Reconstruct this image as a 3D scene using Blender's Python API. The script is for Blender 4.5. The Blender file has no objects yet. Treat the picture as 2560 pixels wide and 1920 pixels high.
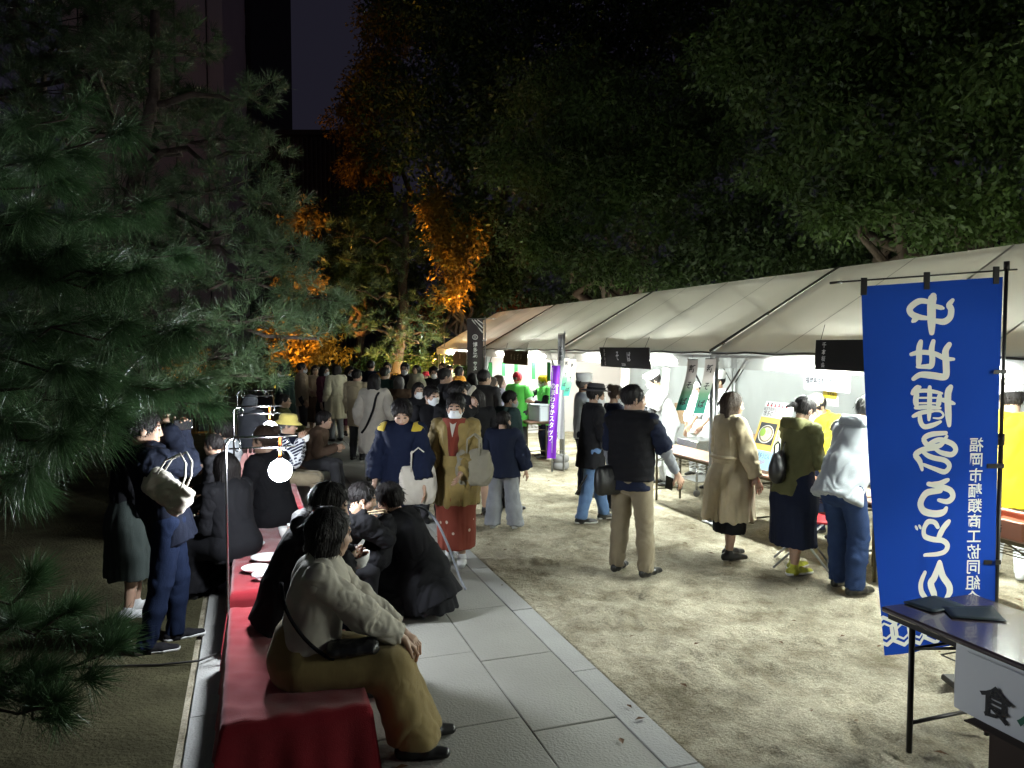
import bpy, math, random
import numpy as np
from math import radians as rad, sin, cos, pi

# ------------------------------------------------------------------ camera, sky, exposure
scene = bpy.context.scene
COL = scene.collection
CAM_H = 2.05
PITCH = math.atan(98/1920)
cam_d = bpy.data.cameras.new('camera'); cam = bpy.data.objects.new('camera', cam_d); COL.objects.link(cam)
cam.location = (0, 0, CAM_H); cam.rotation_euler = (pi/2-PITCH, 0, 0)
cam_d.sensor_width = 36; cam_d.lens = 27.0; cam_d.clip_start = .05; cam_d.clip_end = 600
scene.camera = cam
world = bpy.data.worlds.new('World'); scene.world = world; world.use_nodes = True
wn = world.node_tree; wn.nodes.clear()
w_out = wn.nodes.new('ShaderNodeOutputWorld'); w_bg = wn.nodes.new('ShaderNodeBackground')
w_sky = wn.nodes.new('ShaderNodeTexSky'); w_sky.sky_type = 'NISHITA'; w_sky.sun_disc = False
w_sky.sun_elevation = rad(-7); w_sky.sun_rotation = rad(200)
w_add = wn.nodes.new('ShaderNodeMixRGB'); w_add.blend_type = 'ADD'; w_add.inputs[0].default_value = 1
w_add.inputs[2].default_value = (.100, .092, .155, 1)          # city glow on the night sky
wn.links.new(w_sky.outputs[0], w_add.inputs[1]); wn.links.new(w_add.outputs[0], w_bg.inputs[0])
w_bg.inputs[1].default_value = .088
wn.links.new(w_bg.outputs[0], w_out.inputs[0])
fill_sun_d = bpy.data.lights.new('fill_sun', 'SUN'); fill_sun_d.energy = .022; fill_sun_d.angle = rad(25); fill_sun_d.color = (1, .95, .88)  # faint added fill light that lifts the pines and the tall wall
fill_sun = bpy.data.objects.new('fill_sun', fill_sun_d); COL.objects.link(fill_sun); fill_sun.rotation_euler = (rad(38), 0, rad(-30))
scene.view_settings.view_transform = 'Standard'; scene.view_settings.look = 'None'
scene.view_settings.exposure = 0.32; scene.view_settings.gamma = 1.0
scene.cycles.use_denoising = True; scene.cycles.max_bounces = 8; scene.cycles.diffuse_bounces = 4
scene.cycles.transparent_max_bounces = 12; scene.cycles.sample_clamp_indirect = 4.0

TUBE_POWER = 40.0; GLOBE_POWER = 165.0; AMBER = (1, .42, .07)

# ------------------------------------------------------------------ ground coordinates
def ray(x, y):
    cx, cy = (x-1280)/1920, -(y-960)/1920
    return (cx, cos(PITCH)+cy*sin(PITCH), -sin(PITCH)+cy*cos(PITCH))
def G(x, y, z=0.):                       # ground point under a spot seen in the photograph
    r = ray(x, y); k = (z-CAM_H)/r[2]; return np.array((r[0]*k, r[1]*k, z))
def W(x, d, z=0.): return np.array(((x-1280)/1920*d, d, z))
def WZ(x, y, d):                         # point at distance d
    r = ray(x, y); k = d/r[1]; return np.array((r[0]*k, d, CAM_H+r[2]*k))
ANG = rad(-18.9)
AV = np.array((sin(ANG), cos(ANG), 0.)); RV = np.array((cos(ANG), -sin(ANG), 0.)); UP = np.array((0, 0, 1.))
def P(s, t, z=0.): return AV*s+RV*t+UP*z     # s runs along the path, t across it to the right
ROT = -ANG                                   # rotation about z that turns +Y onto the path
V3 = lambda *a: np.array(a, float)
def unit(v): v = np.asarray(v, float); return v/(np.linalg.norm(v)+1e-9)
rng = np.random.default_rng(7)

# ------------------------------------------------------------------ materials
MATS = {}
def srgb(r, g, b): return tuple(((c/255+.055)/1.055)**2.4 if c > 10 else c/255/12.92 for c in (r, g, b))
def mat(name, col, rough=.7, var=.15, vscale=6., bump=.0, bscale=60., metal=0., spec=.4, sheen=0., coat=0., stretch=None, trans=0., transp=0., obj=True):
    if name in MATS: return MATS[name]
    m = bpy.data.materials.new(name); m.use_nodes = True; nt = m.node_tree; N = nt.nodes; L = nt.links
    b = N['Principled BSDF']; out = N['Material Output']
    b.inputs['Roughness'].default_value = rough; b.inputs['Metallic'].default_value = metal
    b.inputs['Specular IOR Level'].default_value = spec; b.inputs['Sheen Weight'].default_value = sheen
    b.inputs['Coat Weight'].default_value = coat
    tc = N.new('ShaderNodeTexCoord'); mp = N.new('ShaderNodeMapping'); L.new(tc.outputs['Object'], mp.inputs[0])
    if stretch: mp.inputs['Scale'].default_value = stretch
    n = N.new('ShaderNodeTexNoise'); n.inputs['Scale'].default_value = vscale; n.inputs['Detail'].default_value = 5
    L.new(mp.outputs[0], n.inputs[0])
    mx = N.new('ShaderNodeMixRGB'); c = np.array(col)
    mx.inputs[1].default_value = (*(c*(1-var)), 1); mx.inputs[2].default_value = (*np.minimum(c*(1+var), .95), 1)
    L.new(n.outputs[0], mx.inputs[0]); L.new(mx.outputs[0], b.inputs['Base Color'])
    if bump:
        n2 = N.new('ShaderNodeTexNoise'); n2.inputs['Scale'].default_value = bscale; n2.inputs['Detail'].default_value = 6
        L.new(mp.outputs[0], n2.inputs[0]); bp = N.new('ShaderNodeBump'); bp.inputs['Strength'].default_value = bump
        bp.inputs['Distance'].default_value = .02; L.new(n2.outputs[0], bp.inputs['Height']); L.new(bp.outputs[0], b.inputs['Normal'])
    sh = b.outputs[0]
    if trans:
        t = N.new('ShaderNodeBsdfTranslucent'); L.new(mx.outputs[0], t.inputs[0])
        ms = N.new('ShaderNodeMixShader'); ms.inputs[0].default_value = trans; L.new(sh, ms.inputs[1]); L.new(t.outputs[0], ms.inputs[2]); sh = ms.outputs[0]
    if transp:
        t = N.new('ShaderNodeBsdfTransparent'); t.inputs[0].default_value = (*(np.array(col)/max(col)), 1)
        ms = N.new('ShaderNodeMixShader'); ms.inputs[0].default_value = transp; L.new(sh, ms.inputs[1]); L.new(t.outputs[0], ms.inputs[2]); sh = ms.outputs[0]
    L.new(sh, out.inputs[0]); MATS[name] = m; return m
def emit(name, col, power):
    if name in MATS: return MATS[name]
    m = bpy.data.materials.new(name); m.use_nodes = True; N = m.node_tree.nodes; N.clear()
    o = N.new('ShaderNodeOutputMaterial'); e = N.new('ShaderNodeEmission'); e.inputs[0].default_value = (*col, 1); e.inputs[1].default_value = power
    m.node_tree.links.new(e.outputs[0], o.inputs[0]); MATS[name] = m; return m
def cloth(name, col, rough=.85, bump=.25, **k): return mat(name, col, rough, bump=bump, bscale=k.pop('bscale', 180.), sheen=k.pop('sheen', .12 if max(col) > .1 else 0.), spec=k.pop('spec', .25 if max(col) > .1 else .12), vscale=k.pop('vscale', 14.), **k)

# ------------------------------------------------------------------ objects
def link(o, parent=None):
    COL.objects.link(o)
    if parent is not None: o.parent = parent
    return o
def mesh_data(name, v, f, m=None, smooth=False, mi=None):
    me = bpy.data.meshes.new(name); v = np.asarray(v, np.float32)
    if isinstance(f, np.ndarray):
        k = f.shape[1]; me.vertices.add(len(v)); me.vertices.foreach_set('co', v.ravel())
        me.loops.add(f.size); me.loops.foreach_set('vertex_index', f.astype(np.int32).ravel())
        me.polygons.add(len(f)); me.polygons.foreach_set('loop_start', np.arange(0, f.size, k, dtype=np.int32))
        me.update(calc_edges=True); me.validate()
    else:
        me.from_pydata([tuple(map(float, p)) for p in v], [], [list(map(int, q)) for q in f]); me.update()
    if smooth: me.polygons.foreach_set('use_smooth', np.ones(len(me.polygons), bool))
    for x in (m if isinstance(m, (list, tuple)) else [m]):
        if x is not None: me.materials.append(x)
    if mi is not None and len(mi) == len(me.polygons): me.polygons.foreach_set('material_index', np.asarray(mi, np.int32))
    return me
def obj(name, vf, m, parent=None, smooth=False, mi=None, loc=None, rz=0.):
    o = bpy.data.objects.new(name, mesh_data(name, vf[0], vf[1], m, smooth, mi))
    if loc is not None: o.location = tuple(map(float, loc))
    o.rotation_euler = (0, 0, rz); return link(o, parent)
def tag(o, label=None, cat=None, group=None, kind=None):
    if label: o['label'] = label
    if cat: o['category'] = cat
    if group: o['group'] = group
    if kind: o['kind'] = kind
    return o
def empty(name, loc, rz, label, cat, group=None):
    o = bpy.data.objects.new(name, None); o.empty_display_size = .1; o.location = tuple(map(float, loc)); o.rotation_euler = (0, 0, rz)
    link(o); return tag(o, label, cat, group)
def copy_tree(o, parent=None):
    c = o.copy(); link(c)
    if parent is not None: c.parent = parent
    for ch in list(o.children): copy_tree(ch, c)
    return c
class MB:                                            # collects simple shapes into one mesh
    def __init__(s): s.v = []; s.f = []
    def raw(s, v, f):
        n = len(s.v); s.v += [tuple(map(float, p)) for p in v]; s.f += [[int(i)+n for i in q] for q in f]; return s
    def box(s, c, d, b=.0, R=None):
        x, y, z = (q/2 for q in d); c = np.array(c, float)
        if not b:
            v = [V3(i*x, j*y, k*z) for i in (-1, 1) for j in (-1, 1) for k in (-1, 1)]
            f = [(0, 1, 3, 2), (4, 6, 7, 5), (0, 4, 5, 1), (2, 3, 7, 6), (0, 2, 6, 4), (1, 5, 7, 3)]
        else:
            v = []; f = []; ix = {}
            for i in (-1, 1):
                for j in (-1, 1):
                    for k in (-1, 1):
                        for ax in range(3):
                            p = V3(i*(x-b), j*(y-b), k*(z-b)); p[ax] = (i*x, j*y, k*z)[ax]; ix[i, j, k, ax] = len(v); v.append(p)
            def face(q):
                ps = [v[a] for a in q]; n = np.cross(ps[1]-ps[0], ps[2]-ps[0])
                f.append(q if np.dot(n, sum(ps)) > 0 else q[::-1])
            r4 = [(-1, -1), (-1, 1), (1, 1), (1, -1)]
            for g in (-1, 1):
                face([ix[g, a, c2, 0] for a, c2 in r4]); face([ix[a, g, c2, 1] for a, c2 in r4]); face([ix[a, c2, g, 2] for a, c2 in r4])
                for h in (-1, 1):
                    face([ix[g, h, -1, 0], ix[g, h, 1, 0], ix[g, h, 1, 1], ix[g, h, -1, 1]])
                    face([ix[g, -1, h, 0], ix[g, 1, h, 0], ix[g, 1, h, 2], ix[g, -1, h, 2]])
                    face([ix[-1, g, h, 1], ix[1, g, h, 1], ix[1, g, h, 2], ix[-1, g, h, 2]])
                    for k in (-1, 1): face([ix[g, h, k, 0], ix[g, h, k, 1], ix[g, h, k, 2]])
        if R is not None: v = [R @ p for p in v]
        return s.raw([p+c for p in v], f)
    def tube(s, pts, r, n=8, cap=True):
        pts = [np.array(p, float) for p in pts]; rs = r if hasattr(r, '__len__') else [r]*len(pts); v = []; f = []; q = None
        for i, p in enumerate(pts):
            d = unit(pts[min(i+1, len(pts)-1)]-pts[max(i-1, 0)])
            if q is None: q = unit(np.cross(d, (0, 0, 1) if abs(d[2]) < .9 else (1, 0, 0)))
            q = unit(q-d*np.dot(q, d)); w = np.cross(d, q)
            v += [p+rs[i]*(cos(2*pi*k/n)*q+sin(2*pi*k/n)*w) for k in range(n)]
        for i in range(len(pts)-1):
            for k in range(n): f.append((i*n+k, i*n+(k+1) % n, (i+1)*n+(k+1) % n, (i+1)*n+k))
        if cap: f += [tuple(range(n-1, -1, -1)), tuple(range((len(pts)-1)*n, len(pts)*n))]
        return s.raw(v, f)
    def lathe(s, prof, c=(0, 0, 0), n=20, R=None):
        v = []; f = []; c = np.array(c, float)
        for r, z in prof: v += [V3(r*cos(2*pi*k/n), r*sin(2*pi*k/n), z) for k in range(n)]
        for i in range(len(prof)-1):
            for k in range(n): f.append((i*n+k, i*n+(k+1) % n, (i+1)*n+(k+1) % n, (i+1)*n+k))
        if prof[0][0] > 1e-4: f.append(tuple(range(n-1, -1, -1)))
        if prof[-1][0] > 1e-4: f.append(tuple(range((len(prof)-1)*n, len(prof)*n)))
        if R is not None: v = [R @ p for p in v]
        return s.raw([p+c for p in v], f)
    def vf(s): return s.v, s.f
    def build(s, name, m, parent=None, smooth=False, **k): return obj(name, (s.v, s.f), m, parent, smooth, **k)
def grid_vf(fn, nu, nv):
    v = [fn(i/nu, j/nv) for j in range(nv+1) for i in range(nu+1)]
    f = np.array([(j*(nu+1)+i, j*(nu+1)+i+1, (j+1)*(nu+1)+i+1, (j+1)*(nu+1)+i) for j in range(nv) for i in range(nu)])
    return np.array(v), f
def Rz(a): c, s = cos(a), sin(a); return np.array(((c, -s, 0), (s, c, 0), (0, 0, 1.)))
def Rx(a): c, s = cos(a), sin(a); return np.array(((1., 0, 0), (0, c, -s), (0, s, c)))
def Ry(a): c, s = cos(a), sin(a); return np.array(((c, 0, s), (0, 1., 0), (-s, 0, c)))
TEXT = {}
def text_vf(body, bold=0., spacing=1.0):             # flat lettering, centred on the origin, 1 unit high glyphs
    key = (body, bold, spacing)
    if key not in TEXT:
        cu = bpy.data.curves.new('lettering', 'FONT'); cu.body = body; cu.align_x = 'CENTER'; cu.resolution_u = 3; cu.offset = bold; cu.space_line = spacing
        o = bpy.data.objects.new('lettering', cu); COL.objects.link(o)
        dg = bpy.context.evaluated_depsgraph_get(); me = bpy.data.meshes.new_from_object(o.evaluated_get(dg))
        v = np.array([tuple(p.co) for p in me.vertices]); f = [tuple(p.vertices) for p in me.polygons]
        bpy.data.objects.remove(o); bpy.data.meshes.remove(me); bpy.data.curves.remove(cu)
        if len(v): v = v-(v.max(0)+v.min(0))/2
        TEXT[key] = (v, f)
    return TEXT[key]
def lettering(body, fn, m, parent, size, sx=1., mirror=False, bold=0., spacing=1., name='lettering'):
    v, f = text_vf(body, bold, spacing)
    q = np.array([fn(p[0]*size*sx*(-1 if mirror else 1), p[1]*size) for p in v])
    return obj(name, (q, f), m, parent)

# ------------------------------------------------------------------ noise + implicit surfaces
def _h(x, y, z):
    n = (x*374761393+y*668265263+z*1274126177) & 0xffffffff
    n = ((n ^ (n >> 13))*1274126177) & 0xffffffff
    return ((n ^ (n >> 16)) & 0xffff)/32767.5-1
def vnoise(p):
    p = np.asarray(p, float); i = np.floor(p).astype(np.int64); f = p-i; u = f*f*(3-2*f); r = 0
    for a in (0, 1):
        for b in (0, 1):
            for c in (0, 1):
                w = (u[:, 0] if a else 1-u[:, 0])*(u[:, 1] if b else 1-u[:, 1])*(u[:, 2] if c else 1-u[:, 2])
                r = r+w*_h(i[:, 0]+a, i[:, 1]+b, i[:, 2]+c)
    return r
def fbm(p, o=3):
    r = 0; a = 1.
    for k in range(o): r = r+a*vnoise(p*2**k+17.3*k); a *= .5
    return r
def C(a, b, ra, rb=None, k=.02): return ('c', np.array(a, float), np.array(b, float), ra, ra if rb is None else rb, k)
def E(a, b, side, w0, d0, w1, d1, k=.03): return ('e', np.array(a, float), np.array(b, float), unit(side), w0, d0, w1, d1, k)
def S(c, r, R=None, k=.02): return ('s', np.array(c, float), np.array(r, float)*np.ones(3), np.eye(3) if R is None else R, k)
def SUB(p): return ('-',)+p
def p_bounds(p):
    if p[0] == 'c': r = max(p[3], p[4]); a, b = p[1], p[2]
    elif p[0] == 'e': r = max(p[4:8]); a, b = p[1], p[2]
    else: r = max(p[2]); a = b = p[1]
    return np.minimum(a, b)-r, np.maximum(a, b)+r
def sdf_mesh(prims, h, clips=(), disp=None):
    lo = np.min([p_bounds(p)[0] for p in prims if p[0] != '-'], 0)-2.5*h; hi = np.max([p_bounds(p)[1] for p in prims if p[0] != '-'], 0)+2.5*h
    n = np.ceil((hi-lo)/h).astype(int)+1; v = np.full(n, .3, np.float32)
    ax = [lo[i]+h*np.arange(n[i]) for i in range(3)]
    for p in prims:
        sub = p[0] == '-'
        if sub: p = p[1:]
        k = p[-1]; b0, b1 = p_bounds(p); pad = k+2*h
        i0 = np.clip(np.floor((b0-pad-lo)/h).astype(int), 0, n-1); i1 = np.clip(np.ceil((b1+pad-lo)/h).astype(int)+1, 1, n)
        if np.any(i1 <= i0): continue
        X = (ax[0][i0[0]:i1[0]][:, None, None], ax[1][i0[1]:i1[1]][None, :, None], ax[2][i0[2]:i1[2]][None, None, :])
        q = [X[i]-p[1][i] for i in range(3)]
        if p[0] == 's':
            R = p[3]; r = p[2]; l = [R[0, j]*q[0]+R[1, j]*q[1]+R[2, j]*q[2] for j in range(3)]
            d = (np.sqrt((l[0]/r[0])**2+(l[1]/r[1])**2+(l[2]/r[2])**2)-1)*min(r)
        else:
            ab = p[2]-p[1]; L = np.linalg.norm(ab)+1e-6; u = ab/L
            t = np.clip((q[0]*u[0]+q[1]*u[1]+q[2]*u[2])/L, 0, 1)
            g = [q[i]-t*ab[i] for i in range(3)]
            if p[0] == 'c': d = np.sqrt(g[0]**2+g[1]**2+g[2]**2)-(p[3]+(p[4]-p[3])*t)
            else:
                s = unit(p[3]-u*np.dot(p[3], u)); m = np.cross(u, s); w = p[4]+(p[6]-p[4])*t; e = p[5]+(p[7]-p[5])*t
                gx = g[0]*s[0]+g[1]*s[1]+g[2]*s[2]; gy = g[0]*m[0]+g[1]*m[1]+g[2]*m[2]; gz = g[0]*u[0]+g[1]*u[1]+g[2]*u[2]
                mm = np.minimum(w, e); d = (np.sqrt((gx/w)**2+(gy/e)**2+(gz/mm)**2)-1)*mm
        blk = v[i0[0]:i1[0], i0[1]:i1[1], i0[2]:i1[2]]
        if sub:
            hh = np.clip(.5-.5*(blk+d)/k, 0, 1); blk[...] = blk*(1-hh)-d*hh+k*hh*(1-hh)
        else:
            hh = np.clip(.5+.5*(blk-d)/k, 0, 1); blk[...] = blk*(1-hh)+d*hh-k*hh*(1-hh)
    for pt, nn in clips:                           # keep the side where nn.(p-pt) < 0
        d = (ax[0][:, None, None]-pt[0])*nn[0]+(ax[1][None, :, None]-pt[1])*nn[1]+(ax[2][None, None, :]-pt[2])*nn[2]
        v = np.maximum(v, d)
    v[0] = v[-1] = .1; v[:, 0] = v[:, -1] = .1; v[:, :, 0] = v[:, :, -1] = .1
    V, F = surfnet(v, lo, h)
    if disp is not None and len(V):
        V = V+normals(V, F)*disp(V)[:, None]
    return V, F
OFF = np.array([(a, b, c) for a in (0, 1) for b in (0, 1) for c in (0, 1)])
EDG = [(i, j) for i in range(8) for j in range(i+1, 8) if np.abs(OFF[i]-OFF[j]).sum() == 1]
def surfnet(v, lo, h):
    s = v < 0; nx, ny, nz = v.shape
    cnt = np.zeros((nx-1, ny-1, nz-1), np.int8)
    for a, b, c in OFF: cnt += s[a:nx-1+a, b:ny-1+b, c:nz-1+c]
    ijk = np.argwhere((cnt > 0) & (cnt < 8))
    if not len(ijk): return np.zeros((0, 3)), np.zeros((0, 4), int)
    idx = np.full(cnt.shape, -1, np.int32); idx[tuple(ijk.T)] = np.arange(len(ijk))
    val = np.stack([v[tuple((ijk+o).T)] for o in OFF], 1); acc = np.zeros((len(ijk), 3)); num = np.zeros(len(ijk))
    for i, j in EDG:
        a, b = val[:, i], val[:, j]; m = (a < 0) != (b < 0); t = np.where(m, a/np.where(m, a-b, 1), 0)
        acc += np.where(m[:, None], OFF[i]+t[:, None]*(OFF[j]-OFF[i]), 0); num += m
    V = lo+h*(ijk+acc/num[:, None]); F = []
    for axx in range(3):
        d = [0, 0, 0]; d[axx] = 1; o1, o2 = [q for q in range(3) if q != axx]
        sl0 = [slice(1, -1)]*3; sl0[axx] = slice(0, -1); sl1 = [slice(1, -1)]*3; sl1[axx] = slice(1, None)
        A, B = s[tuple(sl0)], s[tuple(sl1)]; e = np.argwhere(A != B)
        if not len(e): continue
        st = A[tuple(e.T)]; base = e.copy(); base[:, o1] += 1; base[:, o2] += 1
        def cid(da, db):
            q = base.copy(); q[:, o1] -= da; q[:, o2] -= db; return idx[tuple(q.T)]
        quad = np.stack([cid(1, 1), cid(0, 1), cid(0, 0), cid(1, 0)], 1)
        fl = st if axx != 1 else ~st
        quad[~fl] = quad[~fl][:, ::-1]; F.append(quad)
    return V, np.concatenate(F)
def normals(V, F):
    n = np.cross(V[F[:, 1]]-V[F[:, 0]], V[F[:, 2]]-V[F[:, 0]]); N = np.zeros_like(V)
    for k in range(F.shape[1]):
        for c in range(3): N[:, c] += np.bincount(F[:, k], n[:, c], len(V))
    return N/(np.linalg.norm(N, axis=1, keepdims=True)+1e-12)
def joinvf(parts):
    v = []; f = []; n = 0
    for a, b in parts:
        if len(a): v.append(a); f.append(np.asarray(b)+n); n += len(a)
    return np.concatenate(v), np.concatenate(f)
# ------------------------------------------------------------------ people
def ik(a, b, l1, l2, pole):
    d = b-a; L = np.linalg.norm(d); L = min(max(L, abs(l1-l2)+.01), (l1+l2)*.999); u = unit(d)
    x = (l1*l1-l2*l2+L*L)/(2*L); y = math.sqrt(max(l1*l1-x*x, 0)); p = np.array(pole, float); p = unit(p-u*np.dot(p, u))
    return a+u*x+p*y, a+u*L
SKIN = [mat('skin', (.42, .27, .19), .5, .06, 20, bump=.04, bscale=300), mat('skin_dark_detail', (.02, .014, .012), .5, .1), mat('lips', (.33, .15, .12), .5, .1)]
SKIN[0].node_tree.nodes['Principled BSDF'].inputs['Subsurface Weight'].default_value = .08
HAIR_BLACK = mat('hair_black', (.009, .007, .007), .55, .5, 30, bump=.5, bscale=70, stretch=(3, 3, .5), spec=.28)
HAIR_BROWN = mat('hair_brown', (.035, .021, .013), .52, .5, 30, bump=.5, bscale=70, stretch=(3, 3, .5), spec=.3)
HAIR_GREY = mat('hair_grey', (.085, .08, .078), .5, .4, 30, bump=.5, bscale=70, stretch=(3, 3, .5))
MASK_W = mat('mask_white', (.72, .74, .76), .8, .05, 30)
BLACK_LEATHER = mat('black_leather', (.012, .012, .013), .38, .3, 20, bump=.15, bscale=120, spec=.5)
METAL_FRAME = mat('glasses_frame', (.05, .045, .04), .3, .1, metal=.8)

def hand_prims(w, f, pn, s, curl, side):
    f = unit(f); pn = unit(pn-f*np.dot(pn, f)); l = unit(np.cross(f, pn))*side      # l points to the thumb side
    pr = [C(w-f*.03*s, w+f*.02*s, .022*s, .024*s), E(w+f*.01*s, w+f*.085*s, l, .030*s, .016*s, .039*s, .014*s, .012)]
    for i, L in enumerate((.068, .078, .072, .056)):
        b = w+f*(.088-.004*abs(i-1))*s+l*(.030-.020*i)*s; sp = l*(.10-.07*i)
        d1 = unit(f*cos(curl*.8)+pn*sin(curl*.8)+sp); d2 = unit(f*cos(curl*1.9)+pn*sin(curl*1.9)+sp*.5)
        m = b+d1*L*.52*s; pr += [C(b-f*.012*s, m, .0092*s, .0084*s, .004), C(m, m+d2*L*.5*s, .0084*s, .007*s, .004)]
    b = w+f*.022*s+l*.028*s; m = b+unit(f*.62+l*.62+pn*.35)*.046*s
    pr += [C(b, m, .014*s, .0105*s, .008), C(m, m+unit(f*.8+l*.15+pn*(.25+.5*curl))*.036*s, .0105*s, .008*s, .004)]
    return pr

def person(label, pos, face, H, hair=('short', HAIR_BLACK), wear=(), shoes=None, hands=None, feet=None, pel=None, lean=0., side=0., twist=0.,
           head=(0., 0.), bw=1., fem=False, curl=(.35, .35), palms=(None, None), poles=(None, None), kpole=None, mask=False, glasses=False, hat=None, group=None, knees=None, sole=None, base_z=0., shoeyaw=8.):
    dist = max(np.linalg.norm(pos[:2]), 3.2); h = float(np.clip(.0017*dist, .0065, .02))
    root = empty('person', (pos[0], pos[1], base_z), -rad(face), label, 'person', group)
    pel = V3(*(pel or (0, 0, .53)))*H; Rt = Rz(-rad(twist)) @ Rx(-rad(lean)) @ Ry(rad(side)); T = lambda x, y, z: pel+Rt @ V3(x*H, y*H, z*H)
    up = Rt @ UP; rx = Rt @ V3(1, 0, 0); fy = Rt @ V3(0, 1, 0)
    Rp = Rz(-rad(twist)) @ Rx(-rad(lean)*.35)
    neck = T(0, -.005, .298); Rh = Rz(-rad(head[0]+twist)) @ Rx(-rad(head[1])); hs = H/1.70 if H > 1.45 else H/1.70*.5+.46
    hc = neck+up*.022*H+Rh @ V3(0, .02, .088)*hs
    HL = lambda x, y, z: hc+Rh @ V3(x, y, z)*hs
    HR = lambda v: Rh @ np.array(v, float)
    # --- limbs
    sw = .098 if fem else .110; sh = [T(-sw*bw**.5, -.004, .268), T(sw*bw**.5, -.004, .268)]
    hp = [pel+Rp @ V3(-.052*H, 0, -.01*H), pel+Rp @ V3(.052*H, 0, -.01*H)]
    hands = hands or ((-.132, .03, .455), (.132, .04, .455)); feet = feet or ((-.06, 0, 0), (.06, 0, 0))
    arm = []; leg = []
    for i, sg in ((0, -1), (1, 1)):
        pole = poles[i] if poles[i] is not None else (sg*.35, -1, -.45)
        e, w = ik(sh[i], V3(*hands[i])*H, .172*H, .150*H, V3(*pole)); arm.append((sh[i], e, w))
        an = V3(feet[i][0], feet[i][1], feet[i][2]+.047)*H
        kn, an = ik(hp[i], an, .2435*H, .2315*H, V3(*(kpole[i] if kpole else (sg*.08, 1, .1)))); leg.append((hp[i], kn, an))
    # --- body: one mesh
    q = .92; tor = [E(T(0, 0, -.03), T(0, 0, .09), rx, .088*H*bw*q, .066*H*bw*q, .078*H*bw*q, .06*H*bw*q, .04), E(T(0, 0, .09), T(0, 0, .24), rx, .078*H*bw*q, .06*H*bw*q, .09*H*bw*q, .062*H*bw*q, .04),
           C(sh[0], sh[1], .032*H, k=.04), C(T(0, -.01, .25), neck+up*.03*H, .034*H, .03*H, .03)]
    for i in (0, 1):
        a, e, w = arm[i]; tor += [C(a, e, .031*H, .024*H, .03), C(e, w, .024*H, .0155*H, .02)]
        a, e, w = leg[i]; tor += [C(a, e, .047*H, .031*H, .03), C(e, e*.6+w*.4, .031*H, .031*H, .02), C(e*.6+w*.4, w, .031*H, .02*H, .02)]
    parts = [sdf_mesh(tor, h*1.35)]
    hd = [S(HL(0, -.012, .03), V3(.076, .095, .088)*hs, Rh), S(HL(0, .028, -.04), V3(.062, .064, .078)*hs, Rh, .03), S(HL(0, .062, -.094), .021*hs, k=.03),
          S(HL(-.036, .06, -.03), .025*hs, k=.03), S(HL(.036, .06, -.03), .025*hs, k=.03), C(HL(-.036, .078, .024), HL(.036, .078, .024), .012*hs, k=.02)]
    for x in (-.033, .033): hd.append(SUB(S(HL(x, .100, .003), .013*hs, k=.014)))
    for x in (-.031, .031): hd.append(S(HL(x, .079, .002), .0125*hs, k=.004))
    hd += [C(HL(0, .086, .008), HL(0, .106, -.032), .008*hs, .0125*hs, .012), S(HL(-.011, .096, -.037), .009*hs, k=.006), S(HL(.011, .096, -.037), .009*hs, k=.006),
           C(HL(-.018, .084, -.063), HL(.018, .084, -.063), .008*hs, k=.008), C(HL(-.014, .083, -.074), HL(.014, .083, -.074), .008*hs, k=.008)]
    for x in (-.077, .077): hd.append(S(HL(x, -.006, -.008), V3(.012, .021, .033)*hs, Rh @ Rx(rad(-12)), .008))
    hd += [C(HL(0, -.022, -.06), neck+up*.0*H-fy*.004*H, (.050 if fem else .057)*hs, .058*hs, .03)]
    hh = float(np.clip(.0009*dist, .0042, .011)); hv = sdf_mesh(hd, hh); parts.append(hv)
    hh2 = float(np.clip(.0007*dist, .0042, .010))
    for i, sg in ((0, -1), (1, 1)):
        a, e, w = arm[i]; f = unit(w-e); pn = palms[i] if palms[i] is not None else V3(-sg, .25, 0)
        parts.append(sdf_mesh(hand_prims(w, f, np.array(pn, float), H/1.7, curl[i], 1 if i == 0 else -1), hh2))
    n0 = len(parts[0][1]); V, F = joinvf(parts); mi = np.zeros(len(F), int)
    c = (V[hv_slice(parts, 1)][hv[1]].mean(1)-hc) @ Rh/hs; ax = np.abs(c[:, 0]); k1 = np.zeros(len(c), int)
    k1[(np.abs(ax-.031) < .014) & (np.abs(c[:, 2]-.002) < .0065) & (c[:, 1] > .07)] = 1
    k1[(np.abs(ax-.031) < .018) & (np.abs(c[:, 2]-.029-.0) < .0045) & (c[:, 1] > .07)] = 1
    k1[(ax < .020) & (np.abs(c[:, 2]+.068) < .009) & (c[:, 1] > .082)] = 2
    mi[n0:n0+len(k1)] = k1
    obj('body', (V, F), SKIN, root, True, mi)
    ctx = dict(root=root, H=H, h=h, T=T, up=up, rx=rx, fy=fy, pel=pel, arm=arm, leg=leg, sh=sh, bw=bw, HL=HL, Rh=Rh, hs=hs, hc=hc, neck=neck, hh=hh, dist=dist, fem=fem, Rp=Rp, hp=hp)
    for wdef in wear: WEAR[wdef[0]](ctx, wdef[1], **(wdef[2] if len(wdef) > 2 else {}))
    if hair: do_hair(ctx, hair[0], hair[1], **(hair[2] if len(hair) > 2 else {}))
    if mask: do_mask(ctx, MASK_W if mask is True else mask)
    if glasses: do_glasses(ctx)
    if hat: do_hat(ctx, *hat)
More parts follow.
